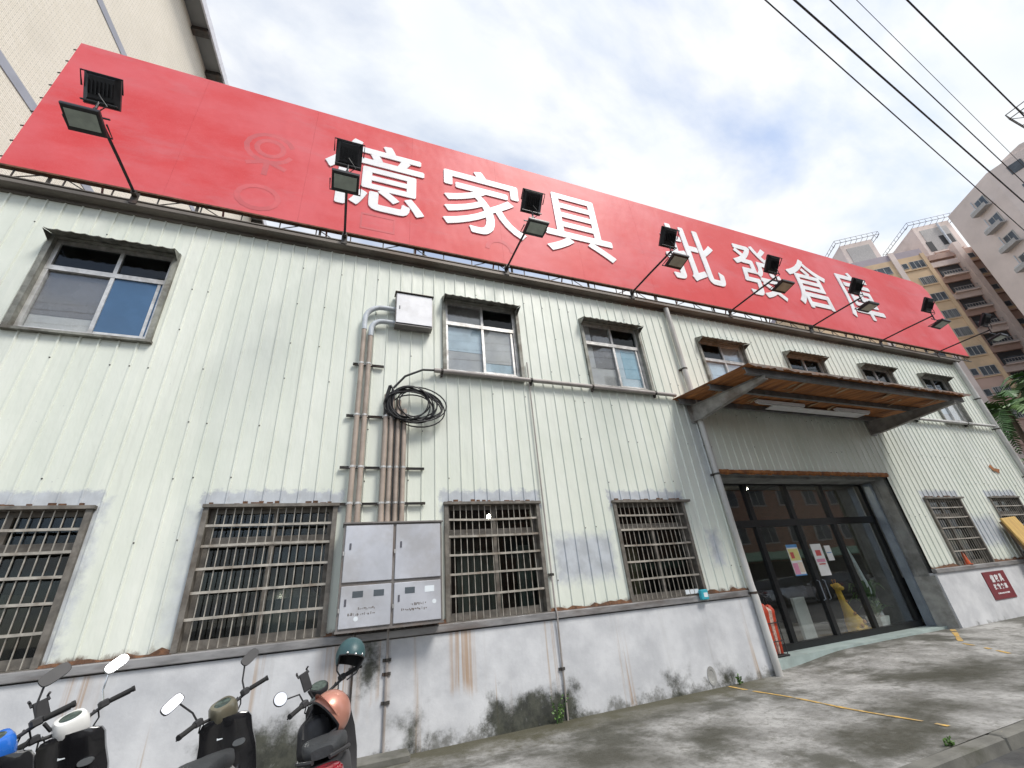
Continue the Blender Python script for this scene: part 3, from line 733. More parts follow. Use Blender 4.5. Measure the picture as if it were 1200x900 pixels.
for k in range(4):
    for z0, z1 in ((ZS0 + 0.12, ZTR - 0.07), (ZTR + 0.07, ZS1 - 0.02)):
        mb = MB(); mb.box(XM[k] + 0.055, XM[k + 1] - 0.055, YS - 0.006, YS + 0.006, z0, z1); mb.build('pane', 'glass_shop', sf)
for x in (10.05, 10.23):
    mb = MB(); mb.tube([(x, YS - 0.06, 0.95), (x, YS - 0.11, 0.97), (x, YS - 0.11, 1.33), (x, YS - 0.06, 1.35)], 0.010, 8); mb.build('door_handle', 'rail_steel', sf, True)
mb = MB(); mb.box(DX1 - 0.06, DX1 - 0.016, 0.42, 0.62, 0.167, ZS1 - 0.02); mb.box(DX1 - 0.075, DX1 - 0.061, 0.44, 0.60, 0.17, ZS1 - 0.03); mb.build('shutter_rail', 'rail_steel', sf)
mb = MB(); mb.box(XM[0] - 0.05, XM[4], 0.2, YS - 0.06, ZS1 + 0.005, DZ + 0.02); mb.build('shutter_box', 'reveal_metal', sf)

def poster(name, x0, x1, z0, z1, y, blocks, label, base='paper'):
    t = thing(name, label, 'poster', ((x0 + x1) / 2, y, z0))
    mb = MB(); mb.box(x0, x1, y - 0.003, y, z0, z1); mb.build('sheet', base, t)
    for k, (a, b_, c, d, m) in enumerate(blocks):
        mb = MB(); mb.box(x0 + a * (x1 - x0), x0 + b_ * (x1 - x0), y - 0.0055 - 0.0008 * k, y - 0.0035, z0 + c * (z1 - z0), z0 + d * (z1 - z0)); mb.build('print', m, t)
for nm, c in (('paper', (0.78, 0.78, 0.76)), ('print_blue', (0.10, 0.28, 0.55)), ('print_yellow', (0.72, 0.66, 0.25)), ('print_pink', (0.72, 0.30, 0.42)), ('print_red', (0.60, 0.10, 0.09)), ('print_cream', (0.75, 0.62, 0.5))):
    simple(nm, c, 0.5, var=0.06)
poster('poster', 9.53, 9.88, 1.47, 2.12, YS - 0.008, [(0, 1, .9, 1, 'print_blue'), (.05, .95, .48, .86, 'print_yellow'), (.05, .5, .05, .4, 'print_pink'), (.55, .95, .1, .42, 'print_cream'), (.15, .45, .55, .75, 'print_red'), (0, 1, 0, .04, 'print_blue')], 'yellow and pink poster on the left glass door')
poster('poster', 10.33, 10.68, 1.42, 2.10, YS - 0.008, [(.25, .75, .62, .8, 'print_red'), (.1, .9, .42, .52, 'print_pink'), (.05, .95, .0, .3, 'paper'), (.2, .8, .34, .38, 'print_red')], 'white and red poster on the right glass door')
poster('notice', 10.78, 10.98, 1.72, 2.05, YS - 0.008, [(.1, .9, .5, .55, 'print_blue')], 'small pale notice beside the red poster on the door')

# things in and before the shop window
def gi(z): return z
simple('plush_yellow', (0.72, 0.44, 0.06), 0.9, 0, 0.12, 12, bmp=0.4)
simple('plush_brown', (0.40, 0.17, 0.03), 0.9, 0, 0.12, 12)
g = thing('giraffe_plush', 'yellow sitting giraffe soft toy behind the glass door', 'soft toy', (11.14, 0.98, 0.17))
gx, gy = 11.14, 0.98
mb = MB(); mb.tube([(gx + .1, gy, .18), (gx + .1, gy, .25), (gx + .07, gy, .42), (gx - .0, gy, .62), (gx - .05, gy, .82), (gx - .07, gy, 1.0), (gx - .08, gy, 1.12)], [.13, .21, .19, .11, .07, .06, .06], 14)
mb.build('body', 'plush_yellow', g, True)
mb = MB(); mb.ellip((gx - .10, gy - .03, 1.16), (.085, .10, .085), 14, 8); mb.ellip((gx - .12, gy - .12, 1.13), (.055, .07, .05), 12, 8); mb.build('head', 'plush_yellow', g, True)
for s in (-1, 1):
    mb = MB(); mb.tube([(gx - .10 + s * .04, gy, 1.22), (gx - .10 + s * .045, gy, 1.29)], [.012, .012], 8); mb.ellip((gx - .10 + s * .045, gy, 1.30), (.022, .022, .022), 8, 6); mb.build('horn', 'plush_brown', g, True)
    mb = MB(); mb.ellip((gx - .10 + s * .11, gy, 1.20), (.05, .015, .03), 10, 6); mb.build('ear', 'plush_yellow', g, True)
    mb = MB(); mb.tube([(gx + .08 + s * .13, gy - .10, .26), (gx + .06 + s * .16, gy - .24, .22), (gx + .05 + s * .15, gy - .26, .20)], [.08, .06, .05], 10); mb.build('leg', 'plush_yellow', g, True)
for (a, b_, c, r_) in ((.0, -.14, .6, .04), (.12, -.2, .42, .05), (-.03, -.07, .85, .028), (.0, -.2, .36, .045), (.2, -.17, .30, .04)):
    mb = MB(); mb.ellip((gx + a, gy + b_, c), (r_, .02, r_), 10, 6); mb.build('spot', 'plush_brown', g, True)
simple('leaf', (0.045, 0.11, 0.022), 0.5, 0, 0.35, 9)
simple('leaf_light', (0.09, 0.17, 0.04), 0.5, 0, 0.3, 9)
simple('pot_white', (0.72, 0.73, 0.72), 0.4)
pt = thing('potted_plant', 'leafy green plant in a white square pot behind glass', 'plant', (12.05, 0.95, 0.17))
mb = MB(); mb.rings([[(12.05 + sx * r_, .98 + sy * r_, z) for sx, sy in ((-1, -1), (1, -1), (1, 1), (-1, 1))] for z, r_ in ((.17, .12), (.46, .17), (.46, .145), (.40, .14))]); mb.build('pot', 'pot_white', pt)
mb = MB(); mb.box(11.92, 12.18, .85, 1.11, .40, .43); mb.build('soil', 'plush_brown', pt)
rl = random.Random(11)
for k in range(34):
    a = rl.uniform(0, 6.28); L = rl.uniform(.35, .7); h = rl.uniform(.2, .75)
    p0 = Vector((12.05, .98, .43)); d = Vector((math.cos(a), math.sin(a) * .5, 0)); q = Vector((-d.y, d.x, 0)).normalized() * .045
    pts = [p0 + d * (L * t) + Vector((0, 0, h * math.sin(t * 2.3) * 1.1)) for t in (0, .25, .5, .75, 1)]
    ws = (.2, .8, 1, .7, .05); vs = []
    for p, w_ in zip(pts, ws): vs += [tuple(p - q * w_), tuple(p + Vector((0, 0, -.012))), tuple(p + q * w_)]
    mb = MB(); mb.add(vs, [(3 * i, 3 * i + 1, 3 * i + 4, 3 * i + 3) for i in range(4)] + [(3 * i + 1, 3 * i + 2, 3 * i + 5, 3 * i + 4) for i in range(4)])
    mb.build('leaf', 'leaf' if k % 3 else 'leaf_light', pt, True)
simple('umbrella_white', (0.68, 0.74, 0.78), 0.5)
um = thing('display_umbrella', 'closed pale blue parasol leaning inside the shop window', 'umbrella', (12.5, 1.05, .17))
mb = MB(); mb.tube([(12.42, 1.05, .18), (12.25, 1.05, 1.1), (12.12, 1.05, 1.75), (12.06, 1.05, 2.05)], [.03, .055, .045, .008], 10); mb.build('canopy', 'umbrella_white', um, True)
mb = MB(); mb.tube([(12.06, 1.05, 2.04), (12.045, 1.05, 2.14)], .006, 6); mb.build('tip', 'aluminium', um)
simple('umbrella_red', (0.50, 0.055, 0.02), 0.55, 0, 0.25, 14)
simple('umbrella_dots', (0.55, 0.40, 0.33), 0.6, 0, 0.3, 30)
st = thing('umbrella_stand', 'black umbrella stand with folded red umbrellas beside the downspout', 'umbrella stand', (7.89, 0.38, .165))
mb = MB(); mb.bev(7.67, 8.11, .28, .48, .166, .20, .01); mb.build('base', 'black_metal', st)
mb = MB()
for z in (.42, .72):
    mb.tube([(7.71, .30, z), (8.07, .30, z), (8.07, .46, z), (7.71, .46, z), (7.71, .30, z)], .009, 6)
for x_, y_ in ((7.71, .30), (8.07, .30), (8.07, .46), (7.71, .46)): mb.tube([(x_, y_, .19), (x_, y_, .73)], .009, 6)
mb.build('rack', 'black_metal', st)
for k, (x_, m_, zt) in enumerate(((7.77, 'umbrella_red', 1.02), (7.87, 'umbrella_red', 1.06), (7.96, 'umbrella_dots', 1.0), (8.03, 'umbrella_red', 1.03))):
    t = thing('folded_umbrella', ('leftmost red folded umbrella in the black stand', 'second red folded umbrella from the downspout', 'spotted pale folded umbrella in the black stand', 'red folded umbrella nearest the glass door')[k], 'umbrella', (x_, .38, .2), 'umbrellas in the stand')
    rs = []
    for z, r_ in ((.21, .02), (.45, .042), (.70, .055), (.86, .075), (.93, .085), (zt - .02, .045), (zt, .015)):
        rs.append([(x_ + (r_ * (1 + .25 * (j % 2))) * math.cos(j * math.pi / 7), .38 + (r_ * (1 + .25 * (j % 2))) * math.sin(j * math.pi / 7), z) for j in range(14)])
    mb = MB(); mb.rings(rs); mb.build('fabric', m_, t, True)
    mb = MB(); mb.tube([(x_, .38, zt - .02), (x_, .38, zt + .12), (x_ + .02, .36, zt + .17), (x_ + .05, .34, zt + .16), (x_ + .055, .335, zt + .12)], .011, 7); mb.build('handle', 'black_metal', t, True)
mb = MB(); mb.box(9.98, 10.36, 1.35, 1.42, .172, 1.02); o = mb.build('display_board', 'paper', origin=(10.17, 1.38, .172)); tag(o, 'white board standing on the floor inside the doors', 'board')
mb = MB(); mb.box(7.36, 7.44, .05, .17, .0, .62); tag(mb.build('door_post', 'curtain', origin=(7.4, .11, 0)), 'short cream post at the foot of the downspout', 'post')
# furniture deeper in the shop
for k, (x0, x1, y0, y1, h, m_, nm, lb) in enumerate(((8.2, 9.8, 3.2, 4.0, .9, 'film_grey', 'counter', 'grey counter deep inside the shop'), (10.6, 12.6, 4.2, 5.1, .85, 'curtain', 'sofa', 'beige sofa deep inside the shop'), (8.0, 9.2, 6.5, 7.2, 1.9, 'film_brown', 'wardrobe', 'brown wardrobe against the shop back wall'))):
    t = thing(nm, lb, nm, ((x0 + x1) / 2, (y0 + y1) / 2, .17))
    if nm == 'sofa':
        mb = MB(); mb.bev(x0, x1, y0, y1, .25, .48, .05); mb.build('seat', m_, t); mb = MB(); mb.bev(x0, x1, y1 - .25, y1, .48, h, .06); mb.build('backrest', m_, t)
        for a in (x0, x1 - .2): mb = MB(); mb.bev(a, a + .2, y0, y1 - .26, .481, .66, .05); mb.build('armrest', m_, t)
        for a in (x0 + .1, x1 - .1):
            for b_ in (y0 + .1, y1 - .1): mb = MB(); mb.box(a - .03, a + .03, b_ - .03, b_ + .03, .17, .25); mb.build('leg', 'black_metal', t)
    else:
        mb = MB(); mb.box(x0, x1, y0, y1, .17, .17 + h); mb.build('carcass', m_, t)
        n = 3
        for q in range(n):
            xa = x0 + (x1 - x0) * q / n + .01; xb = x0 + (x1 - x0) * (q + 1) / n - .01
            mb = MB(); mb.box(xa, xb, y0 - .02, y0 - .001, .22, .15 + h); d = mb.build('door', m_, t)
            mb = MB(); mb.box(xb - .05, xb - .03, y0 - .04, y0 - .0205, .1 + h * .5, .25 + h * .5); mb.build('handle', 'aluminium', d)
emit('lamp_warm', (1.0, 0.86, 0.66), 110)
for k, (x_, y_, z_) in enumerate(((9.0, 2.2, 3.95), (10.9, 2.2, 3.95), (11.5, 2.9, 3.95), (9.6, 4.5, 3.95))):
    t = thing('ceiling_lamp', ('lit shop ceiling lamp behind the leftmost glass', 'lit shop ceiling lamp behind the door with posters', 'lit shop ceiling lamp behind the right door, farther in', 'deepest lit ceiling lamp in the shop')[k], 'lamp', (x_, y_, z_ + .15), 'shop ceiling lamps')
    mb = MB(); mb.lathe([(.001, .1), (.09, .1), (.09, 0), (.07, -.01)], 14, Matrix.Translation((x_, y_, z_))); mb.build('housing', 'box_white', t, True)
    mb = MB(); mb.lathe([(.06, -.03), (.065, -.015), (.03, -.06)], 12, Matrix.Translation((x_, y_, z_))); mb.build('bulb', 'lamp_warm', t, True)
for k, (x_, y_, z_, lb) in enumerate(((2.55, .9, 2.93, 'lit bulb behind the barred window right of the cabinet'), (-.9, 1.0, 2.95, 'lit bulb behind the barred window left of the cabinet'))):
    t = thing('ceiling_lamp', lb, 'lamp', (x_, y_, 4.1))
    mb = MB(); mb.tube([(x_, y_, 4.1), (x_, y_, z_ + .05)], .006, 6); mb.build('cord', 'cable_black', t)
    mb = MB(); mb.ellip((x_, y_, z_), (.035, .035, .045), 12, 8); mb.build('bulb', 'lamp_warm', t, True)

# ------------------------------------------------------------------ canopy over the entrance
cp = thing('entrance_canopy', 'rusty corrugated canopy on steel brackets above the shop entrance', 'canopy', (10.4, 0, 5.1))
CX0, CX1 = 6.72, 14.05
def cz(y): return 5.20 + 0.10 * y                       # sheet plane, falls outward
npan = 9; pw = (CX1 - CX0) / npan
for k in range(npan):
    xa = CX0 + k * pw; n = 12; pf = []
    for j in range(n + 1):
        pf.append((xa + (pw + .012) * j / n, .020 * (1, .0, .0)[j % 3] + .004 * (k % 2)))
    mb = MB(); yo = -2.02 + rnd.uniform(-.03, .02)
    for (a, za), (b_, zb) in zip(pf, pf[1:]):
        mb.add([(a, 0, cz(0) + za), (b_, 0, cz(0) + zb), (b_, yo, cz(yo) + zb), (a, yo, cz(yo) + za),
                (a, 0, cz(0) + za - .006), (b_, 0, cz(0) + zb - .006), (b_, yo, cz(yo) + zb - .006), (a, yo, cz(yo) + za - .006)], [(0, 1, 2, 3), (7, 6, 5, 4), (3, 2, 6, 7)])
    mb.build('roof_sheet', 'rust_sheet', cp)
for yb, hh in ((-1.86, .13), (-1.0, .11), (-.12, .12)):
    mb = MB(); zt = cz(yb) - .012; x0_, x1_ = CX0 + .03, CX1 - .12
    mb.box(x0_, x1_, yb - .035, yb - .027, zt - hh, zt); mb.box(x0_, x1_, yb - .0265, yb + .03, zt - .008, zt - .0005); mb.box(x0_, x1_, yb - .0265, yb + .03, zt - hh, zt - hh + .008)
    mb.build('purlin', 'old_steel', cp)
for xb in (7.17, 13.40):
    mb = MB()
    pr = [(-.03, 5.06), (-.03, 4.72), (-.25, 4.70), (-1.9, 4.80), (-1.93, 4.87), (-1.80, 4.875), (-.5, 5.00)]
    mb.prism(pr, 'x', xb - .012, xb + .012); mb.prism([(-.02, 4.70), (-.25, 4.68), (-1.92, 4.785), (-1.92, 4.797), (-.25, 4.695), (-.02, 4.715)], 'x', xb - .06, xb + .06)
    mb.prism([(-.02, 5.0615), (-.5, 5.0015), (-1.80, 4.8765), (-1.80, 4.884), (-.5, 5.011), (-.02, 5.071)], 'x', xb - .06, xb + .06)
    mb.box(xb - .12, xb + .12, -.035, -.026, 4.66, 5.12)
    mb.build('bracket', 'bracket_steel', cp)
mb = MB(); xx = CX0                             # ragged rusted drip edge
while xx < CX1 - .1:
    w_ = rnd.uniform(.05, .2); a_, b_ = rnd.uniform(.01, .07), rnd.uniform(.01, .07)
    mb.add([(xx, -2.045, cz(-2.04) + .012), (xx + w_, -2.045, cz(-2.04) + .012), (xx + w_, -2.052, cz(-2.04) - b_), (xx, -2.05, cz(-2.04) - a_)], [(0, 1, 2, 3)]); xx += w_
mb.build('drip_edge', 'canopy_top', cp)
# peeling insulation hanging from the underside
for k in range(24):
    x_ = rnd.uniform(CX0 + .25, CX1 - .3); y_ = rnd.choice((-1.5, -1.4, -1.15, -.75, -.55, -1.65)) + rnd.uniform(-.1, .1); L = rnd.uniform(.15, .55); w_ = rnd.uniform(.02, .06); sag = rnd.uniform(.02, .09)
    vs = []
    for q in range(5):
        t = q / 4; yy = y_ - L / 2 + L * t; z = cz(yy) - .008 - sag * math.sin(math.pi * t * .75) * t
        vs += [(x_ - w_ * (1 - .5 * t) + .03 * math.sin(q * 2 + k), yy, z - .01 * (q % 2)), (x_ + w_ * (1 - .4 * t), yy, z)]
    mb = MB(); mb.add(vs, [(2 * q, 2 * q + 1, 2 * q + 3, 2 * q + 2) for q in range(4)]); mb.build('peeling_strip', 'peeling_cream', cp, True)
mb = MB()
for k, (xa, xb) in enumerate(((8.6, 10.15), (11.3, 12.6))):
    t = thing('tube_lamp', ('long white tube lamp fitting under the canopy, nearer the downspout', 'white tube lamp fitting under the canopy, farther from the downspout')[k], 'lamp', ((xa + xb) / 2, -.55, 5.09))
    mb = MB(); mb.prism([(-.60, 5.10), (-.50, 5.10), (-.52, 5.04), (-.58, 5.04)], 'x', xa, xb); mb.build('housing', 'box_white', t)
    mb = MB(); mb.tube([(xa + .05, -.55, 5.022), (xb - .05, -.55, 5.022)], .016, 8); mb.build('tube', 'pot_white', t, True)
mb = MB(); mb.box(9.3, 12.7, -.42, -.20, 5.075, 5.095); mb.build('soffit_board', 'box_white', cp)

# ------------------------------------------------------------------ the big sign
sg = thing('roof_sign', 'long red roof sign with white Chinese characters', 'sign', (8.2, 0, 8.05))
SX0, SX1, SZ0, SZ1 = -5.42, 21.85, 8.27, 11.80
npn = 13; pw = (SX1 - SX0) / npn
for k in range(npn):
    xa, xb = SX0 + k * pw, SX0 + (k + 1) * pw
    mb = MB(); d = 0.0
    if k < npn - 1: mb.box(xa + .001, xb - .001, d, .04 + d, SZ0, SZ1)
    else: mb.prism([(xa + .0015, SZ0), (xb, SZ0), (xb + .12, SZ1 - .42), (xb - .05, SZ1 - .12), (xb - .62, SZ1), (xa + .0015, SZ1)], 'y', d, .04 + d)
    mb.build('panel', 'sign_red', sg)
for ch, x, w_ in (('億', -.93, 2.10), ('家', 1.58, 2.05), ('具', 4.16, 2.00), ('批', 7.98, 2.0), ('發', 10.72, 1.98), ('倉', 13.08, 1.95), ('庫', 15.62, 1.92)):
    mb = MB()                                   # strokes thickened by overlaid cuts of the same glyph
    for q, (ax, az) in enumerate(((0, 0), (.022, 0), (-.022, 0), (0, .022), (0, -.022))):
        g_ = text_mesh(ch, x + .02 + ax, 9.05 + az, w_ - .04, 2.11, -.022 - .0007 * q, .02)
        mb.add(g_.v, g_.f)
    mb.build('letter', 'letter_white', sg)
# faded outlines of removed pictures
GN = [0]
def ghost(pts, w_=.05):
    GN[0] += 1; gy_ = .0006 * GN[0]
    mb = MB(); n = len(pts); vs = []; shut = (Vector(pts[0]) - Vector(pts[-1])).length < 1e-4
    for i in range(n):
        p = Vector(pts[i]); a = Vector(pts[i - 1] if i else (pts[-2] if shut else pts[0])); b_ = Vector(pts[i + 1] if i < n - 1 else (pts[1] if shut else pts[-1]))
        d = (b_ - a).normalized(); q = Vector((-d.y, d.x)) * w_
        vs += [(p.x - q.x, -gy_, p.y - q.y), (p.x + q.x, -gy_, p.y + q.y)]
    mb.add(vs, [(2 * i, 2 * i + 2, 2 * i + 3, 2 * i + 1) for i in range(n - 1)])
    mb.build('faded_outline', 'sign_ghost', sg)
def arc(cx, cz_, r0, r1, a0, a1, n=14): return [(cx + r0 * math.cos(R(a0 + (a1 - a0) * i / n)), cz_ + r1 * math.sin(R(a0 + (a1 - a0) * i / n))) for i in range(n + 1)]
ghost(arc(-1.95, 10.15, .42, .42, 20, 340)); ghost(arc(-1.95, 10.15, .24, .24, 0, 360)); ghost([(-2.3, 9.6), (-1.95, 9.75), (-1.6, 9.6)]); ghost([(-1.95, 9.75), (-1.95, 9.35)])
ghost(arc(-1.95, 8.72, .34, .3, 0, 360)); ghost([(-.1, 8.5), (.55, 8.5), (.55, 8.9), (-.1, 8.9), (-.1, 8.5)], .03); ghost(arc(2.9, 8.65, .3, .3, 0, 180))
# lattice under the sign
mb = MB(); mb.box(SX0, SX1, -.02, .06, 8.235, 8.268); mb.build('bottom_chord', 'rust', sg)
mb = MB(); mb.box(SX0, SX1, .01, .05, 8.052, 8.07); mb.build('base_chord', 'eave_steel', sg)
k = 0; x = SX0 + .2
while x < SX1 - .4:
    mb = MB()
    mb.tube([(x, .03, 8.06), (x, .03, 8.24)], .012, 5)
    if k % 3 == 0: mb.tube([(x, .03, 8.06), (x + .35, .03, 8.24)], .010, 5)
    if k % 3 == 1: mb.tube([(x + .3, .03, 8.06), (x, .03, 8.24)], .010, 5)
    mb.build('strut', 'dark_steel', sg); x += .62; k += 1
for k in range(14):                              # back stays that carry the boards
    x = SX0 + .6 + k * 2.0
    mb = MB(); mb.tube([(x, .08, 8.05), (x, .08, SZ1 - .1)], .025, 6); mb.tube([(x, .08, SZ1 - .3), (x, 1.8, 8.05)], .02, 6); mb.build('back_stay', 'eave_steel', sg)
for k in range(9):
    z = SZ0 + .2 + k * .39
    mb = MB(); mb.tube([(SX0 + .02, .02, z), (SX0 - .06, .03, z - .01)], .012, 5); mb.build('edge_tie', 'dark_steel', sg)
# the board stands on the outer edge of the eave
sg.location = (8.003, -.161, 7.894); sg.scale = (.976,) * 3
# ------------------------------------------------------------------ floodlights on outriggers
def lamp_head(t, c, ax, h, name='lamp_head'):
    """flat LED floodlight: housing with chamfered back, glass, yoke. ax = rotation about x"""
    M = Matrix.Translation(c) @ Matrix.Rotation(ax, 4, 'X')
    mb = MB(); w_ = .195
    mb.rings([[(sx * w_ * s, y, sz * h * s) for sx, sz in ((-1, -1), (1, -1), (1, 1), (-1, 1))] for y, s in ((-.055, 1.0), (-.035, 1.04), (.0, 1.04), (.04, .72))], True, M)
    for q in range(7): mb.box(-.13 + q * .043 - .004, -.13 + q * .043 + .004, .04, .062, -.09, .09, M)
    hd = mb.build(name, 'black_metal', t)
    mb = MB(); mb.box(-.165, .165, -.060, -.0555, -h * .65, h * .72, M); mb.build('glass', 'lamp_glass', hd)
    mb = MB(); mb.tube([(-.225, 0, 0), (-.23, .03, -.19), (.23, .03, -.19), (.225, 0, 0)], .011, 6, M); mb.build('yoke', 'black_metal', hd)
simple('lamp_glass', (0.34, 0.38, 0.34), 0.18, 0.0, 0.15, 5)
FLX = [-3.56, -.36, 2.93, 6.2, 9.38, 12.56, 15.88, 19.05]
FLN = ['floodlight pair over the upper window at the left end of the sign', 'floodlight pair in front of the first white character', 'floodlight pair in front of the third white character', 'floodlight pair before the fourth white character',
       'floodlight pair between the fifth and sixth white characters', 'floodlight pair before the last white character', 'floodlight pair before the bare red right end of the sign', 'farthest floodlight pair, seen against the apartment block']
for k, x in enumerate(FLX):
    t = thing('floodlight_arm', FLN[k], 'floodlight', (x, -.19, 7.84), 'floodlight arms along the sign')
    mb = MB(); mb.box(x - .05, x + .05, -.2, -.1855, 7.79, 8.02); mb.box(x - .035, x + .035, -.28, -.2005, 7.93, 8.0); mb.build('base_plate', 'dark_steel', t)
    mb = MB(); mb.tube([(x, -.21, 7.965), (x, -.9, 7.965), (x, -1.66, 7.95)], .022, 8); mb.build('arm', 'black_metal', t)
    mb = MB(); mb.tube([(x, -1.64, 7.80), (x, -1.65, 8.10)], .016, 6); mb.box(x - .2, x + .2, -1.66, -1.64, 8.085, 8.10); mb.box(x - .2, x + .2, -1.66, -1.64, 7.80, 7.815); mb.build('cross_bar', 'black_metal', t)
    j = rnd.uniform(-.12, .12)
    lamp_head(t, (x, -1.70, 8.30), R(216) + j * .5, .205)             # tilted at the sign, its back towards the street
    lamp_head(t, (x, -1.70, 7.64), R(80) + j, .16)                  # tilted down at the forecourt
    mb = MB(); mb.tube([(x + .03, -1.62, 7.97), (x + .12, -1.68, 8.02), (x + .05, -1.72, 8.1), (x + .0, -1.72, 8.18)], .008, 5); mb.build('cable', 'cable_black', t)

WIRES = [((5.611, -5.323, 9.6), (17.274, -3.899, 9.6), 0.010), ((5.796, -5.53, 9.3), (15.291, -4.529, 9.3), 0.014), ((7.066, -5.598, 10.2), (14.847, -4.767, 10.2), 0.010), ((7.87, -5.709, 10.6), (16.145, -4.814, 10.6), 0.005), ((7.236, -6.142, 9.0), (11.663, -5.766, 9.0), 0.011)]

# ------------------------------------------------------------------ services on the wall
def run_pipe(name, label, cat, pts, r, mat, clamps=(), n=10, loc=None, group=None):
    t = thing(name, label, cat, loc or pts[-1], group)
    mb = MB(); mb.tube(pts, r, n); mb.build('pipe', mat, t, True)
    for (c, ax) in clamps:
        mb = MB()
        if ax == 'z':
            mb.lathe([(r + .008, -.02), (r + .008, .02)], n, Matrix.Translation(c)); mb.box(c[0] - r - .035, c[0] + r + .035, c[1] + r * .3, max(c[1] + r + .02, -.026), c[2] - .018, c[2] + .018)
        else:
            mb.lathe([(r + .008, -.02), (r + .008, .02)], n, Matrix.Translation(c) @ Matrix.Rotation(R(90), 4, 'Y')); mb.box(c[0] - .018, c[0] + .018, c[1] + r * .2, -.024, c[2] - r - .05, c[2] + r * .2)
        mb.build('clamp', 'dark_steel', t)
    return t
run_pipe('downspout', 'pale plastic downspout left of the shop entrance', 'pipe', [(7.24, -.10, 7.75), (7.24, -.10, 1.40), (7.24, -.12, 1.2), (7.24, -.12, 0.0)], .062, 'pvc_pale', [((7.24, -.10, 6.0), 'z'), ((7.24, -.10, 3.5), 'z'), ((7.24, -.11, 1.28), 'z')], 12)
run_pipe('downspout', 'pale downspout at the far right corner of the warehouse', 'pipe', [(20.16, -.09, 7.75), (20.16, -.09, 0.02)], .075, 'pvc_pale', [((20.16, -.09, 6.3), 'z'), ((20.16, -.09, 3.6), 'z'), ((20.16, -.09, 5.2), 'z')], 12)
run_pipe('cable_conduit', 'horizontal brown conduit under the upper windows left of the canopy', 'conduit', [(1.36, -.09, 5.305), (4.0, -.09, 5.295), (6.75, -.09, 5.28)], .042, 'pvc_brown', [((1.5, -.09, 5.305), 'x'), ((3.25, -.09, 5.30), 'x'), ((4.62, -.09, 5.293), 'x'), ((6.2, -.09, 5.284), 'x')], loc=(4, 0, 5.3))
run_pipe('cable_conduit', 'horizontal pale conduit right of the canopy', 'conduit', [(13.9, -.09, 5.30), (17, -.10, 5.29), (20.0, -.12, 5.28)], .045, 'pvc_pale', [((15.8, -.09, 5.295), 'x'), ((18.4, -.11, 5.285), 'x')], loc=(17, 0, 5.29))
run_pipe('thin_conduit', 'thin conduit running down the wall beside the grey repair patch', 'conduit', [(3.22, -.045, 5.72), (3.215, -.045, 3.0), (3.21, -.055, 1.4), (3.21, -.095, 1.3), (3.21, -.075, 1.15), (3.20, -.06, 0.0)], .013, 'pvc_brown', [((3.21, -.052, 1.85), 'z'), ((3.20, -.065, .6), 'z')], 6, (3.2, -.06, 0))
run_pipe('thin_conduit', 'left thin conduit below the meter cabinet', 'conduit', [(.33, -.065, 1.36), (.325, -.065, .075)], .014, 'dark_steel', [((.33, -.065, .95), 'z'), ((.33, -.065, .4), 'z')], 6)
run_pipe('thin_conduit', 'right thin conduit below the meter cabinet', 'conduit', [(.74, -.065, 1.36), (.735, -.065, .075)], .017, 'pvc_brown', [((.74, -.065, 1.0), 'z'), ((.74, -.065, .55), 'z'), ((.74, -.065, .85), 'z')], 6)
# strut rails and the bundle of conduits above the meter cabinet
for k, (xa, xb, z) in enumerate(((.0, .50, 5.30), (-.03, .64, 4.36), (-.05, 1.20, 3.52), (-.05, 1.22, 2.98))):
    mb = MB(); mb.box(xa, xb, -.055, -.026, z - .016, z + .016); mb.box(xa, xb, -.066, -.0555, z - .016, z - .010); mb.box(xa, xb, -.066, -.0555, z + .010, z + .016)
    o = mb.build('strut_rail', 'dark_steel', origin=(xa, -.03, z))
    tag(o, ('topmost short strut rail behind the two tall conduits', 'second strut rail from the top behind the conduits', 'third strut rail from the top, longer, behind six conduits', 'lowest strut rail just above the meter cabinet')[k], 'strut rail', 'strut rails behind the conduits')
def bend(p, q, r_, n=6):
    """vertical pipe at p turning over to the right towards q"""
    pts = []
    for i in range(n + 1):
        a = math.pi / 2 * i / n
        pts.append((p[0] + r_ * (1 - math.cos(a)), p[1], p[2] + r_ * math.sin(a)))
    return pts
CL = ['leftmost tall tan conduit up to the white box', 'second tall tan conduit up to the white box', 'leftmost of the four short tan conduits above the cabinet', 'second of the four short tan conduits above the cabinet', 'third of the four short tan conduits above the cabinet', 'rightmost of the four short tan conduits above the cabinet']
for k, (x, zt) in enumerate(((.13, 5.98), (.245, 5.86), (.57, 4.75), (.665, 4.72), (.765, 4.66), (.86, 4.5))):
    t = thing('conduit', CL[k], 'conduit', (x, -.10, 2.69), 'tan conduits above the meter cabinet')
    mb = MB(); mb.tube([(x, -.10, 2.68), (x, -.10, zt)], .040, 10); mb.build('pipe', 'pvc_tan', t, True)
    mb = MB(); mb.tube([(x, -.10, 2.682), (x, -.10, 2.80)], .0435, 10); mb.build('coupling', 'pvc_tan', t, True)
    for z in (5.30, 4.36, 3.52, 2.98):
        if z < zt and not (k > 1 and z > 4.4): mb = MB(); mb.lathe([(.0445, -.014), (.0445, .014)], 10, Matrix.Translation((x, -.10, z))); mb.box(x - .05, x + .05, -.07, -.066, z - .014, z + .014); mb.build('clamp', 'aluminium', t)
    if k < 2:
        rb = (.30, .20)[k]
        pts = [(x, -.10, zt)] + bend((x, -.10, zt + .22 - .08 * k), None, rb)[0:] + [(.645, -.10, zt + .22 - .08 * k + rb)]
        mb = MB(); mb.tube(pts, .046, 10); mb.build('elbow', 'pvc_grey', t, True)
jb = thing('junction_box', 'white metal junction box between the upper windows', 'junction box', (.98, 0, 6.12))
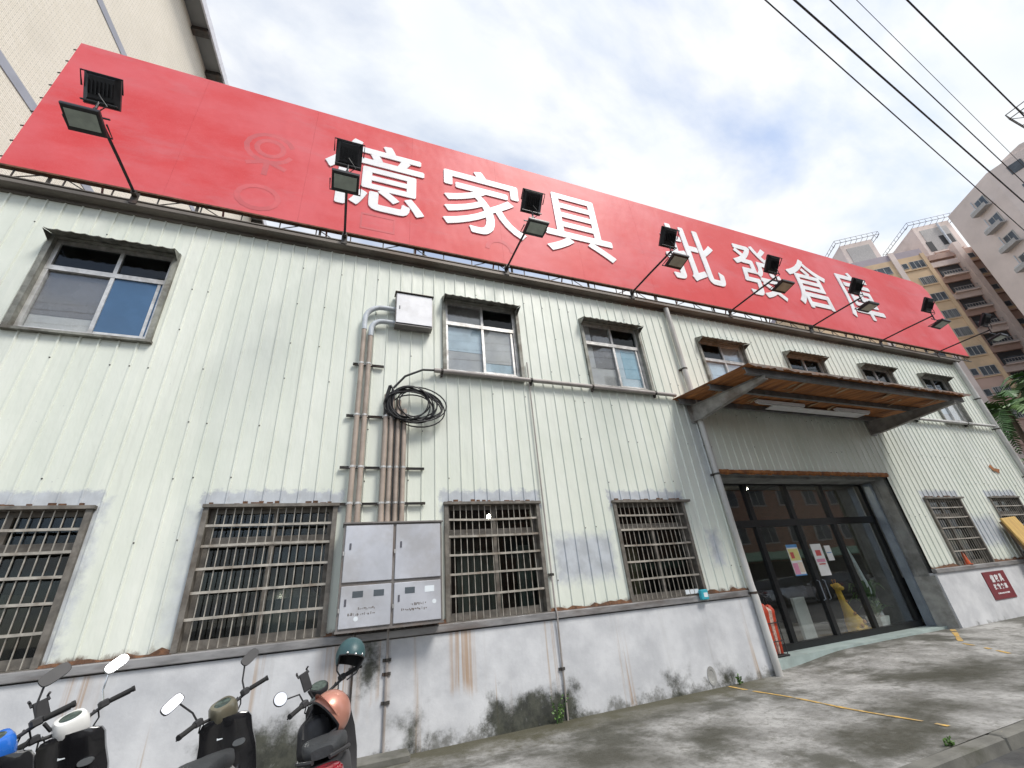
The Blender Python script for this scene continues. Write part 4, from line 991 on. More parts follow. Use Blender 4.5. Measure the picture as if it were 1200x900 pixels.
mb = MB(); mb.box(.64, 1.31, -.20, -.026, 6.12, 6.82); mb.build('case', 'cabinet_trim', jb)
mb = MB(); mb.bev(.65, 1.30, -.215, -.2005, 6.15, 6.81, .006); mb.build('door', 'box_white', jb)
mb = MB(); mb.prism([(-.026, 6.86), (-.24, 6.835), (-.24, 6.825), (-.026, 6.845)], 'x', .62, 1.33); mb.build('rain_cap', 'dark_steel', jb)
mb = MB(); mb.box(.70, .715, -.222, -.2155, 6.45, 6.52); mb.build('lock', 'marker_ink', jb)
cc = thing('cable_coil', 'coil of black cable hanging on the wall above the conduits', 'cable', (1.03, -.12, 4.15))
rc = random.Random(4)
for k in range(13):
    pts = []; ex, ez = rc.uniform(.30, .47), rc.uniform(.24, .36); cx, czz = 1.0 + rc.uniform(-.10, .12) , 4.55 + rc.uniform(-.05, .06); ph = rc.uniform(0, 6); tl = rc.uniform(-.15, .15)
    for i in range(29):
        a = 2 * math.pi * i / 28
        pts.append((cx + ex * math.cos(a), -.13 - .02 * math.sin(2 * a + ph) - .006 * k, czz + ez * math.sin(a) + tl * ex * math.cos(a)))
    mb = MB(); mb.tube(pts, .0115, 6); mb.build('loop', 'cable_black', cc, True)
mb = MB(); mb.tube([(1.40, -.09, 5.31), (1.15, -.13, 5.27), (.85, -.15, 5.10), (.66, -.15, 4.85), (.60, -.15, 4.55), (.70, -.16, 4.28)], .020, 8); mb.build('tail', 'cable_black', cc, True)
mb = MB(); mb.tube([(.62, -.16, 4.9), (.7, -.17, 4.75), (.95, -.17, 4.82), (1.2, -.16, 4.80)], .016, 8); mb.build('tail', 'cable_black', cc, True)
for x in (.715, .815):
    mb = MB(); mb.tube([(x, -.10, 4.5), (x, -.145, 4.2), (x, -.15, 3.2), (x, -.145, 2.72)], .010, 6); mb.build('tail', 'cable_black', cc, True)
mb = MB(); mb.tube([(.615, -.13, 4.9), (.57, -.12, 4.72), (.56, -.11, 4.35)], .03, 8); mb.build('wrap', 'cable_black', cc, True)
# meter cabinet
mc = thing('meter_cabinet', 'grey steel electricity meter cabinet with four doors', 'cabinet', (.75, 0, 1.36))
KX0, KX1, KZ0, KZ1, KY = .085, 1.415, 1.385, 2.655, -.30
mb = MB(); mb.box(KX0, KX1, KY, -.026, KZ0, KZ1); mb.build('case', 'cabinet_trim', mc)
mb = MB(); mb.box(KX0 - .015, KX1 + .015, KY - .03, -.026, KZ1 + .001, KZ1 + .02); mb.build('top_flange', 'cabinet_trim', mc)
mb = MB(); mb.box(KX0 - .01, KX1 + .01, KY - .02, -.03, KZ0 - .025, KZ0 - .001); mb.build('bottom_flange', 'cabinet_trim', mc)
xm = (KX0 + KX1) / 2; zm = KZ0 + .52
simple('meter_window', (0.06, 0.075, 0.09), 0.12)
for a, b_ in ((KX0 + .025, xm - .018), (xm + .018, KX1 - .025)):
    mb = MB(); mb.bev(a, b_, KY - .018, KY - .0005, zm + .02, KZ1 - .02, .006); d = mb.build('door', 'cabinet_steel', mc)
    mb = MB(); mb.bev(a + .06, a + .085, KY - .026, KY - .0185, zm + .42, zm + .50, .003); mb.build('lock', 'marker_ink', d)
    mb = MB(); mb.bev(a, b_, KY - .018, KY - .0005, KZ0 + .02, zm - .02, .006); d = mb.build('door', 'cabinet_steel', mc)
    mb = MB(); mb.bev(a + .05, a + .075, KY - .026, KY - .0185, KZ0 + .27, KZ0 + .35, .003); mb.build('lock', 'marker_ink', d)
    for q, w_ in ((.14, 0), (.40, 1)):
        mb = MB(); mb.box(a + q, a + q + .13, KY - .0205, KY - .0185, zm - .16, zm - .085); mb.build('meter_window', 'meter_window' if not (w_ and a > .5) else 'sticker_white', d)
    mb = MB(); rk = random.Random(int(a * 100))
    for row, z in ((0, KZ0 + .22), (1, KZ0 + .16)):      # pencilled figures, unreadable
        x = a + (.22 if row == 0 else .10)
        while x < a + .42:
            mb.box(x, x + rk.uniform(.004, .02), KY - .0195, KY - .0188, z + rk.uniform(-.008, .008), z + rk.uniform(.010, .03)); x += rk.uniform(.012, .03)
    mb.build('scribble', 'cabinet_trim', d)
    mb = MB(); mb.lathe([(.028, 0), (.028, .0015)], 14, Matrix.Translation((a + (.20 if a < .5 else .53), KY - .018, KZ0 + (.12 if a < .5 else .24))) @ Matrix.Rotation(R(90), 4, 'X')); mb.build('sticker', 'sticker_white', d)
    for z in (KZ0 + .2, zm + .35):
        mb = MB(); mb.tube([(a - .008, KY - .022, z), (a - .008, KY - .022, z + .05)], .009, 6); mb.build('hinge', 'aluminium', mc)
# small things fixed on the wall
simple('cyan_plastic', (0.04, 0.36, 0.45), 0.45)
t = thing('small_blue_box', 'small turquoise plastic box clipped on the ledge by the window', 'box', (6.07, -.08, 1.25))
mb = MB(); mb.bev(5.99, 6.15, -.15, -.077, 1.26, 1.42, .012); mb.build('case', 'cyan_plastic', t)
mb = MB(); mb.box(6.04, 6.125, -.153, -.1505, 1.30, 1.37); mb.build('label', 'sticker_white', t)
for k, x in enumerate((5.74, 5.84, 5.94)):
    mb = MB(); mb.box(x, x + .085, -.062, -.058, 1.37, 1.44); tag(mb.build('sticker', 'sticker_white', origin=(x, -.06, 1.37)), ('white sticker at the window foot, farthest from the turquoise box', 'middle white sticker at the window foot', 'white sticker at the window foot beside the turquoise box')[k], 'sticker', 'stickers under the barred window')
simple('plaque_red', (0.17, 0.022, 0.03), 0.5)
pq = thing('wall_plaque', 'dark red plaque with white Chinese lettering on the plinth', 'plaque', (15.42, -.05, .55))
mb = MB(); mb.box(14.93, 15.93, -.056, -.0405, .53, 1.14); mb.build('panel', 'plaque_red', pq)
for i_, ch in enumerate('億家具'): text_mesh(ch, 15.17 + i_ * .2, .90, .165, .17, -.060, .003, .02).build('letter', 'letter_white', pq)
for i_, ch in enumerate('批發倉庫'): text_mesh(ch, 15.14 + i_ * .16, .74, .13, .125, -.060, .003, .02).build('letter', 'letter_white', pq)
mb = MB(); x = 15.18
while x < 15.72: mb.box(x, x + .03, -.0585, -.0565, .64, .672); x += rnd.choice((.04, .055))
mb.build('fine_print', 'letter_white', pq)
simple('ply_yellow', (0.55, 0.36, 0.11), 0.7, 0, 0.15, 3, (0.35, 0.2, 0.07), 0.5, stretch=(5, 5, 0.4))
simple('ply_edge', (0.16, 0.10, 0.05), 0.8)
pk = thing('leaning_board', 'yellow timber board leaning on the wall at the right edge', 'board', (17.9, -.4, .1))
Mk = Matrix.Translation((17.05, -.62, .10)) @ Matrix.Rotation(R(-12), 4, 'X') @ Matrix.Rotation(R(-3), 4, 'Y')
mb = MB(); mb.bev(0, .82, -.05, -.002, 0, 2.32, .01, Mk); mb.build('face_board', 'ply_yellow', pk)
mb = MB(); mb.box(.01, .80, 0, .06, 0, 2.25, Mk); mb.build('back_board', 'ply_edge', pk)
simple('cone_orange', (0.55, 0.09, 0.02), 0.5)
mb = MB(); mb.lathe([(.10, 0), (.10, .015), (.065, .016), (.015, .30), (.012, .31)], 14, Matrix.Translation((14.72, .02, 1.347))); tag(mb.build('small_cone', 'cone_orange', origin=(14.72, .02, 1.347), smooth=True), 'small orange cone inside the right barred window', 'cone')
mb = MB(); mb.lathe([(.09, 0), (.09, .006), (.06, .007), (.05, .002)], 16, Matrix.Translation((5.87, -.041, .17)) @ Matrix.Rotation(R(90), 4, 'X') @ Matrix.Scale(1.5, 4, (0, 1, 0))); tag(mb.build('drain_cap', 'reveal_concrete', origin=(5.87, -.041, .17)), 'oval grey drain cap low on the plinth', 'drain cap')
# weeds at the wall foot
def weed(name, label, x, y, z, n, h, seed):
    rw = random.Random(seed); mb = MB(); ms = MB()
    for k in range(n):
        a = rw.uniform(0, 6.28); L = h * rw.uniform(.5, 1); p = Vector((x + rw.uniform(-.05, .05), y + rw.uniform(-.02, .02), z)); tip = p + Vector((math.cos(a) * L * .35, -abs(math.sin(a)) * L * .25, L))
        ms.tube([p, (p + tip) / 2 + Vector((0, 0, .03)), tip], [.004, .003, .001], 4)
        for j in range(7):
            c = p.lerp(tip, .25 + .11 * j); d = Vector((rw.uniform(-1, 1), rw.uniform(-1, .3), rw.uniform(-.2, .6))).normalized() * rw.uniform(.02, .05); q = d.cross(Vector((rw.uniform(-1, 1), rw.uniform(-1, 1), rw.uniform(-1, 1)))).normalized() * d.length * .35
            mb.add([tuple(c), tuple(c + d * .5 + q), tuple(c + d), tuple(c + d * .5 - q)], [(0, 1, 2, 3)])
    t = thing(name, label, 'weed', (x, y, z)); mb.build('foliage', 'leaf_light', t); ms.build('stem', 'leaf', t)
weed('weed', 'green weed growing at the foot of the thin conduit', 3.05, -.10, 0.0, 9, .34, 2)
weed('weed', 'small weed at the wall foot near the yellow line', 6.35, -.10, 0.0, 8, .14, 3)
weed('weed', 'tiny weed tuft on the kerb edge', 5.45, -3.40, 0.0, 6, .06, 5)
# bird-shaped scar of torn paint on the right wall
mb = MB(); mb.add([(18.35, -.029, 3.90), (18.5, -.03, 3.98), (18.62, -.03, 3.86), (18.9, -.029, 3.83), (18.75, -.03, 3.70), (18.5, -.03, 3.78)], [(0, 1, 2, 3, 4, 5)])
tag(mb.build('torn_patch', 'rust_sheet', wh))

# ------------------------------------------------------------------ overhead wires
for k, (a, b_, r_) in enumerate(WIRES):
    a, b_ = Vector(a), Vector(b_); d = (b_ - a); p0 = a - d.normalized() * 25; p1 = b_ + d.normalized() * 45
    pts = [p0.lerp(p1, i / 24) - Vector((0, 0, .35 * math.sin(math.pi * i / 24))) + Vector((0, 0, .22)) for i in range(25)]
    mb = MB(); mb.tube(pts, r_, 6)
    tag(mb.build('overhead_wire', 'cable_black', origin=tuple(pts[0])), ('lowest overhead wire, nearest the red sign', 'thickest overhead wire, second from the red sign', 'middle overhead wire of the five', 'thinnest overhead wire, second from the right', 'overhead wire nearest the top right corner')[k], 'wire', 'overhead wires')

# ------------------------------------------------------------------ tiled block at the left
simple('band_grey', (0.34, 0.35, 0.40), 0.6, 0, 0.1, 1.0)
simple('soffit_grey', (0.20, 0.205, 0.20), 0.7, 0, 0.1, 1.0)
simple('fascia_white', (0.62, 0.62, 0.66), 0.6)
lb = thing('tiled_block', 'tall cream tiled building with grey bands behind the sign', 'building', (-9.0, 4.0, -.04), rot=(0, 0, -.08))
mb = MB(); mb.box(-14, 0, -2.5, 45, 0, 27.6); mb.build('wall', 'cream_tile', lb)
for z in (15.0, 20.65):
    mb = MB(); mb.box(.001, .02, -2.45, 45, z - .16, z + .16); mb.build('band', 'band_grey', lb)
mb = MB(); mb.box(-14.2, .72, -2.9, 45.4, 27.62, 27.85); rf = mb.build('roof', 'soffit_grey', lb)
mb = MB(); mb.box(.721, .80, -2.9, 45.4, 27.5, 28.0); mb.build('fascia', 'fascia_white', rf)
for k in range(18):
    y = -2 + k * 2.0
    mb = MB(); mb.box(.002, .72, y - .16, y + .16, 27.35, 27.619); mb.build('eave_beam', 'dark_steel', lb)

# ------------------------------------------------------------------ apartment blocks at the right
simple('apt_ochre', (0.60, 0.44, 0.28), 0.8, 0, 0.1, 0.4, (0.32, 0.24, 0.17), 0.4)
simple('apt_pink', (0.68, 0.58, 0.53), 0.8, 0, 0.08, 0.3, (0.34, 0.28, 0.25), 0.4)
simple('apt_rose', (0.46, 0.32, 0.265), 0.8, 0, 0.1, 0.3, (0.26, 0.18, 0.15), 0.5)
simple('apt_purple', (0.36, 0.31, 0.34), 0.7, 0, 0.08, 0.5)
simple('apt_dark', (0.03, 0.03, 0.032), 0.6)
simple('apt_glass', (0.07, 0.085, 0.10), 0.12, 0, 0.4, 0.8)
simple('apt_frame', (0.40, 0.39, 0.37), 0.5)
simple('apt_grey', (0.40, 0.385, 0.37), 0.7)
TH = -0.62142
ap = thing('apartment_block', 'ochre and rose apartment tower with rooftop water tank houses', 'building', (78.2, 16.5, -.04), rot=(0, 0, TH))
def flat_window(p, x0, x1, z0, z1, y, bars=2, deep=.18):
    mb = MB(); f = .06
    mb.box(x0 - f, x1 + f, y - .06, y - .002, z0 - f, z0); mb.box(x0 - f, x1 + f, y - .06, y - .002, z1, z1 + f); mb.box(x0 - f, x0, y - .06, y - .002, z0, z1); mb.box(x1, x1 + f, y - .06, y - .002, z0, z1)
    for k in range(1, bars): xx = x0 + (x1 - x0) * k / bars; mb.box(xx - .03, xx + .03, y - .05, y - .003, z0, z1)
    w = mb.build('window', 'apt_frame', p)
    mb = MB(); mb.box(x0, x1, y - .03, y - .001, z0, z1); mb.build('pane', 'apt_glass', w)
    return w
mb = MB(); mb.box(-16, 1.65, 0, 14, 22.8, 43.0); mb.build('wall', 'apt_ochre', ap)
mb = MB(); mb.box(-16, 1.65, 0.001, 14, 0, 22.8); mb.build('lower_wall', 'apt_rose', ap)
mb = MB(); mb.box(-16, 1.62, .02, 13.9, 43.0, 44.15); mb.build('parapet', 'apt_purple', ap)
for x in (-2.72, -9.0):
    mb = MB(); mb.box(x, x + .72, -.18, 0, 0, 44.3); mb.build('pilaster', 'apt_pink', ap)
mb = MB(); mb.box(1.15, 1.66, -.1, 0, 0, 43.2); mb.build('pilaster', 'apt_ochre', ap)
for k in range(14):
    zt = 42.0 - 3.05 * k
    if zt < 3: break
    flat_window(ap, -.75, 1.02, zt - 1.25, zt, 0, 3)
    if k % 2 == 0 or k == 7: flat_window(ap, -1.8, -1.15, zt - 1.0, zt - .1, 0, 1)
    flat_window(ap, -6.0, -3.4, zt - 1.3, zt, 0, 3)
    mb = MB(); mb.box(-1.95, 1.14, -.12, -.001, zt - 1.55, zt - 1.42); mb.build('sill_band', 'apt_ochre' if zt > 23 else 'apt_rose', ap)
    rb = random.Random(k)
    if rb.random() < .6:
        mb = MB()
        for j in range(9): mb.box(-.75 + j * .22 - .02, -.75 + j * .22 + .02, -.12, -.08, zt - 1.25, zt)
        tag(mb.build('window_grille', 'apt_frame', ap))
mb = MB(); mb.box(1.66, 13, 3.0, 14, 0, 44.4); mb.build('wall', 'apt_rose', ap)
for k in range(13):
    zt = 41.8 - 3.1 * k
    if zt < 3: break
    mb = MB(); mb.box(4.45, 7.30, 2.94, 2.999, zt - 1.95, zt); b_ = mb.build('balcony', 'apt_dark', ap)  # flat dark sheet stands for the shade inside the balcony recess
    mb = MB(); mb.box(4.5, 7.2, 2.92, 2.939, zt - 1.7, zt - .75); mb.build('pane', 'apt_glass', b_)
    mb = MB(); mb.box(4.3, 7.45, 2.35, 2.93, zt - 2.12, zt - 1.96); mb.build('slab', 'apt_pink', b_)
    mb = MB(); mb.box(4.3, 7.45, 2.35, 2.42, zt - 1.96, zt - 1.75)
    for j in range(9): mb.box(4.4 + j * .36, 4.43 + j * .36, 2.37, 2.40, zt - 1.75, zt - 1.25)
    mb.box(4.3, 7.45, 2.36, 2.41, zt - 1.25, zt - 1.20); mb.build('railing', 'apt_grey', b_)
    mb = MB(); mb.box(3.7, 7.5, 2.72, 2.998, zt + .06, zt + 1.0); mb.build('spandrel', 'apt_rose' if k % 2 else 'apt_pink', ap)
    flat_window(ap, 8.45, 9.95, zt + .65, zt + 1.45, 3.0, 2)
    mb = MB(); mb.box(8.3, 13, 2.6, 2.999, zt - .25, zt - .02); mb.build('ledge', 'apt_rose', ap)
    mb = MB(); mb.box(8.3, 13, 2.96, 2.998, zt - .02, zt + .5); mb.build('ochre_band', 'apt_ochre', ap)
mb = MB(); mb.box(7.5, 8.25, 1.9, 3.0, 0, 45.2); mb.build('column', 'apt_pink', ap)
def tank_house(x0, x1, y0, z0, z1):
    mb = MB(); mb.box(x0, x1, y0, y0 + 6, z0, z1); th_ = mb.build('tank_house', 'apt_pink', ap)
    mb = MB(); w_ = .25
    mb.box(x0 + .7, x1 - .7, y0 - .06, y0 - .001, z0 + 1.2, z1 - .9); mb.build('inset_panel', 'apt_grey', th_)
    mb = MB(); mb.box(x0 + .6, x1 - .6, y0 - .35, y0 - .001, z0 + .7, z0 + .95); mb.build('ledge', 'apt_pink', th_)
    mb = MB(); e = .9
    for zz, r_ in ((z1 + .05, .05), (z1 + .65, .035)):
        mb.tube([(x0 - e, y0 - e, zz), (x1 + e, y0 - e, zz), (x1 + e, y0 + 6 + e, zz), (x0 - e, y0 + 6 + e, zz), (x0 - e, y0 - e, zz)], r_, 5)
    n = 8
    for k in range(n + 1):
        xx = x0 - e + (x1 - x0 + 2 * e) * k / n
        mb.tube([(xx, y0 - e, z1 + .05), (xx, y0 - e, z1 + .65)], .03, 4); mb.tube([(xx, y0 - e, z1 + .05), (xx, y0, z1 - .1)], .035, 4)
        yy = y0 - e + (6 + 2 * e) * k / n
        for xs_ in (x0 - e, x1 + e): mb.tube([(xs_, yy, z1 + .05), (xs_, yy, z1 + .65)], .03, 4)
    mb.build('railing', 'dark_steel', th_)
tank_house(-5.4, -.6, 4.0, 44, 50.7)
tank_house(5.6, 10.8, 4.0, 44.4, 51.0)
mb = MB(); mb.box(8.2, 9.9, 3.9, 3.999, 46.4, 48.3); wq = mb.build('window', 'apt_dark', ap)
mb = MB(); mb.tube([(8.9, 3.7, 44.8), (8.9, 3.7, 50.6)], .16, 8); mb.build('vent_pipe', 'pvc_grey', ap, True)
mb = MB(); mb.box(6.1, 6.9, 3.93, 3.999, 45.6, 47.6); mb.build('niche_shade', 'apt_dark', ap)  # dark board on the wall, shade of a recess put in as colour
mb = MB(); mb.prism([(3.8, 43.2), (7.6, 43.2), (7.3, 44.0), (6.2, 43.9), (5.6, 44.4), (5.0, 43.8), (4.2, 44.0)], 'y', 2.6, 2.9); mb.build('broken_parapet', 'apt_rose', ap)
# pink tower
pk2 = thing('pink_tower', 'plain pink apartment tower at the right edge with air conditioners', 'building', (72.9, 4.4, -.04))
Z = 44.5
foot = [(76.8, 10.4), (72.9, 4.4), (72.9, 1.4), (74.5, -2.0), (98, -2), (98, 14.2)]
mb = MB(); mb.prism(foot, 'z', 0, Z); mb.build('wall', 'apt_pink', pk2)
mb = MB(); mb.prism([(73.6, 1.0), (75.0, -2.2), (96, -2.2), (96, 3), (74.5, 3)], 'z', Z, Z + 1.2); mb.build('upper_storey', 'apt_pink', pk2)
ed = (Vector((72.9, 4.4, 0)) - Vector((76.8, 10.4, 0))); eL = ed.length; ed.normalize(); nn = Vector((ed.y, -ed.x, 0))
if nn.dot(Vector((-1, -.15, 0))) < 0: nn = -nn
Me = Matrix(((ed.x, -nn.x, 0, 76.8), (ed.y, -nn.y, 0, 10.4), (0, 0, 1, 0), (0, 0, 0, 1)))     # local x along the face, -y outward
simple('ac_white', (0.55, 0.55, 0.55), 0.5)
for k in range(7):
    zc = 1.55 + 75.0 * (.540 - .0415 * k); xc = 4.55
    mb = MB(); mb.box(xc - .75, xc + .75, -.10, -.001, zc - .85, zc + .75, Me); w = mb.build('window', 'apt_frame', pk2)
    mb = MB(); mb.box(xc - .65, xc - .05, -.12, -.101, zc - .75, zc + .65, Me); mb.box(xc + .05, xc + .65, -.12, -.101, zc - .75, zc + .65, Me); mb.build('pane', 'apt_glass', w)
    mb = MB(); mb.box(xc - 1.3, xc + 1.0, -.85, -.102, zc - 1.15, zc - 1.0, Me); mb.box(xc - 1.3, xc + 1.0, -.85, -.80, zc - .999, zc - .6, Me); mb.build('window_box', 'apt_grey', w)
    mb = MB(); mb.box(xc - 1.25, xc - .35, -.72, -.2, zc - .98, zc - .35, Me); mb.lathe([(.24, 0), (.24, .03)], 14, Me @ Matrix.Translation((xc - .8, -.725, zc - .66)) @ Matrix.Rotation(R(90), 4, 'X')); mb.build('air_conditioner', 'ac_white', w)
    mb = MB(); mb.tube([tuple(Me @ Vector((xc - 1.0, -.1, zc - .35))), tuple(Me @ Vector((xc - 1.0, -.1, zc + 1.2)))], .05, 6); mb.build('drain_pipe', 'pvc_grey', w)
for k in range(2):
    mb = MB(); mb.box(72.84, 72.899, 1.6, 2.9, Z - 2.2 - 3.1 * k, Z - .9 - 3.1 * k); mb.build('window', 'apt_glass', pk2)
mb = MB(); mb.box(77, 90, -4, -.6, Z + 1.2, Z + 5.9); mb.build('stair_house', 'apt_grey', pk2)
mb = MB(); zz = Z + 6.0
loop = [(75.2, .3), (75.2, -5.0), (90, -5.0), (90, .3)]
for dz in (0, .8): mb.tube([(x, y, zz + dz) for x, y in loop + loop[:1]], .06, 5)
for i in range(len(loop)):
    a, b_ = Vector(loop[i]), Vector(loop[(i + 1) % len(loop)])
    for q in range(5): p = a.lerp(b_, q / 5); mb.tube([(p.x, p.y, zz), (p.x, p.y, zz + .8)], .045, 4); mb.tube([(p.x, p.y, zz), (max(77, min(90, p.x)), max(-4, min(-.6, p.y)), zz - .12)], .05, 4)
mb.build('roof_frame', 'dark_steel', pk2)

# ------------------------------------------------------------------ trees at the right
simple('bark', (0.12, 0.09, 0.065), 0.9, 0, 0.3, 8, bmp=0.5)
def palm(loc, h, nf, L, label, seed):
    t = thing('palm_tree', label, 'tree', loc); rp = random.Random(seed); x, y, z = loc
    mb = MB(); mb.tube([(x, y, z), (x + .1, y, z + h * .4), (x + .05, y + .1, z + h * .8), (x, y, z + h)], [.22, .17, .14, .10], 10); mb.build('trunk', 'bark', t, True)
    for k in range(nf):
        a = 6.28 * k / nf + rp.uniform(-.2, .2); up = rp.uniform(.15, 1.15); d = Vector((math.cos(a), math.sin(a), 0)); LL = L * rp.uniform(.8, 1.1)
        p0 = Vector((x, y, z + h)); pts = [p0 + d * (LL * s * (1 - .12 * s)) + Vector((0, 0, LL * (up * s - 1.05 * s * s))) for s in [i / 10 for i in range(11)]]
        mb = MB(); mb.tube(pts, [.03 * (1 - i / 11) + .006 for i in range(11)], 4)
        q = Vector((-d.y, d.x, 0))
        for i in range(3, 31):
            s = i / 31; j = s * 10; i0 = min(9, int(j)); p = pts[i0].lerp(pts[i0 + 1], j - i0); fw = (pts[i0 + 1] - pts[i0]).normalized()
            ll = LL * .26 * math.sin(math.pi * min(1, s * .85 + .12)) * rp.uniform(.8, 1.1)
            for sd in (-1, 1):
                v = (q * sd + fw * .55 + Vector((0, 0, -.25 + rp.uniform(-.2, .2)))).normalized() * ll; wv = fw * .045
                mb.add([tuple(p - wv), tuple(p + wv), tuple(p + v * .6 + wv), tuple(p + v), tuple(p + v * .6 - wv)], [(0, 1, 2, 3, 4)])
        mb.build('frond', 'leaf' if k % 3 else 'leaf_light', t)
palm((37.2, 4.6, -.04), 9.2, 20, 3.0, 'green palm tree beyond the right corner of the warehouse', 21)
palm((40.5, 3.2, -.04), 10.8, 18, 2.8, 'taller palm tree at the right edge before the apartments', 22)
def bushy(loc, h, r_, n, label, seed):
    t = thing('broadleaf_tree', label, 'tree', loc); rp = random.Random(seed); x, y, z = loc
    mb = MB(); mb.tube([(x, y, z), (x, y + .05, z + h * .6)], [.16, .08], 8)
    for k in range(6): a = k * 1.05; mb.tube([(x, y, z + h * .5), (x + math.cos(a) * r_ * .5, y + math.sin(a) * r_ * .5, z + h * .8)], [.06, .02], 5)
    mb.build('trunk', 'bark', t, True)
    for m_, q in (('leaf', 0), ('leaf_light', 1)):
        mb = MB()
        for k in range(n):
            v = Vector((rp.gauss(0, .45), rp.gauss(0, .45), rp.gauss(0, .38))); c = Vector((x, y, z + h * .78)) + v * r_
            d = Vector((rp.uniform(-1, 1), rp.uniform(-1, 1), rp.uniform(-.6, .6))).normalized() * rp.uniform(.10, .2); e = d.cross(Vector((rp.uniform(-1, 1), rp.uniform(-1, 1), 1))).normalized() * d.length * .4
            mb.add([tuple(c - d), tuple(c + e), tuple(c + d), tuple(c - e)], [(0, 1, 2, 3)])
        mb.build('crown', m_, t)
bushy((29.6, 2.9, -.04), 5.2, 1.5, 1100, 'small leafy tree behind the right corner downspout', 31)

# ------------------------------------------------------------------ scooters parked nose to the wall
simple('tyre', (0.02, 0.02, 0.02), 0.85, bmp=0.3)
simple('bike_black', (0.013, 0.013, 0.015), 0.22, 0.0, 0.15, 4, coat=0.6)
simple('bike_matt', (0.025, 0.025, 0.027), 0.55, 0.0, 0.2, 8)
simple('bike_seat', (0.030, 0.033, 0.036), 0.6, 0.0, 0.2, 10, bmp=0.3)
simple('bike_gold', (0.19, 0.175, 0.125), 0.35, 0.5, 0.08, 4, coat=0.5)
simple('bike_white', (0.72, 0.72, 0.70), 0.3, 0.0, 0.05, 4, coat=0.5)
simple('bike_blue', (0.015, 0.13, 0.52), 0.25, 0.0, 0.08, 4, coat=0.6)
simple('bike_grey', (0.16, 0.17, 0.175), 0.35, 0.3, 0.1, 5)
simple('chrome', (0.7, 0.7, 0.7), 0.12, 1.0, 0.05)
simple('mirror_glass', (0.88, 0.9, 0.92), 0.03, 1.0, 0.02)
simple('red_lens', (0.22, 0.006, 0.014), 0.15, 0.0, 0.15, 8, coat=0.8)
simple('orange_lens', (0.6, 0.2, 0.02), 0.2)
simple('dial', (0.05, 0.07, 0.06), 0.12, 0, 0.4, 30)
def sup(cx, cy, cz_, rx, ry, p=.6, n=20):
    def sg(x): return math.copysign(abs(x) ** p, x)
    return [(cx + rx * sg(math.cos(2 * math.pi * j / n)), cy + ry * sg(math.sin(2 * math.pi * j / n)), cz_) for j in range(n)]
def supy(y, cz_, rx, rz, p=.6, n=20, cx=0):
    def sg(x): return math.copysign(abs(x) ** p, x)
    return [(cx + rx * sg(math.cos(2 * math.pi * j / n)), y, cz_ + rz * sg(math.sin(2 * math.pi * j / n))) for j in range(n)]
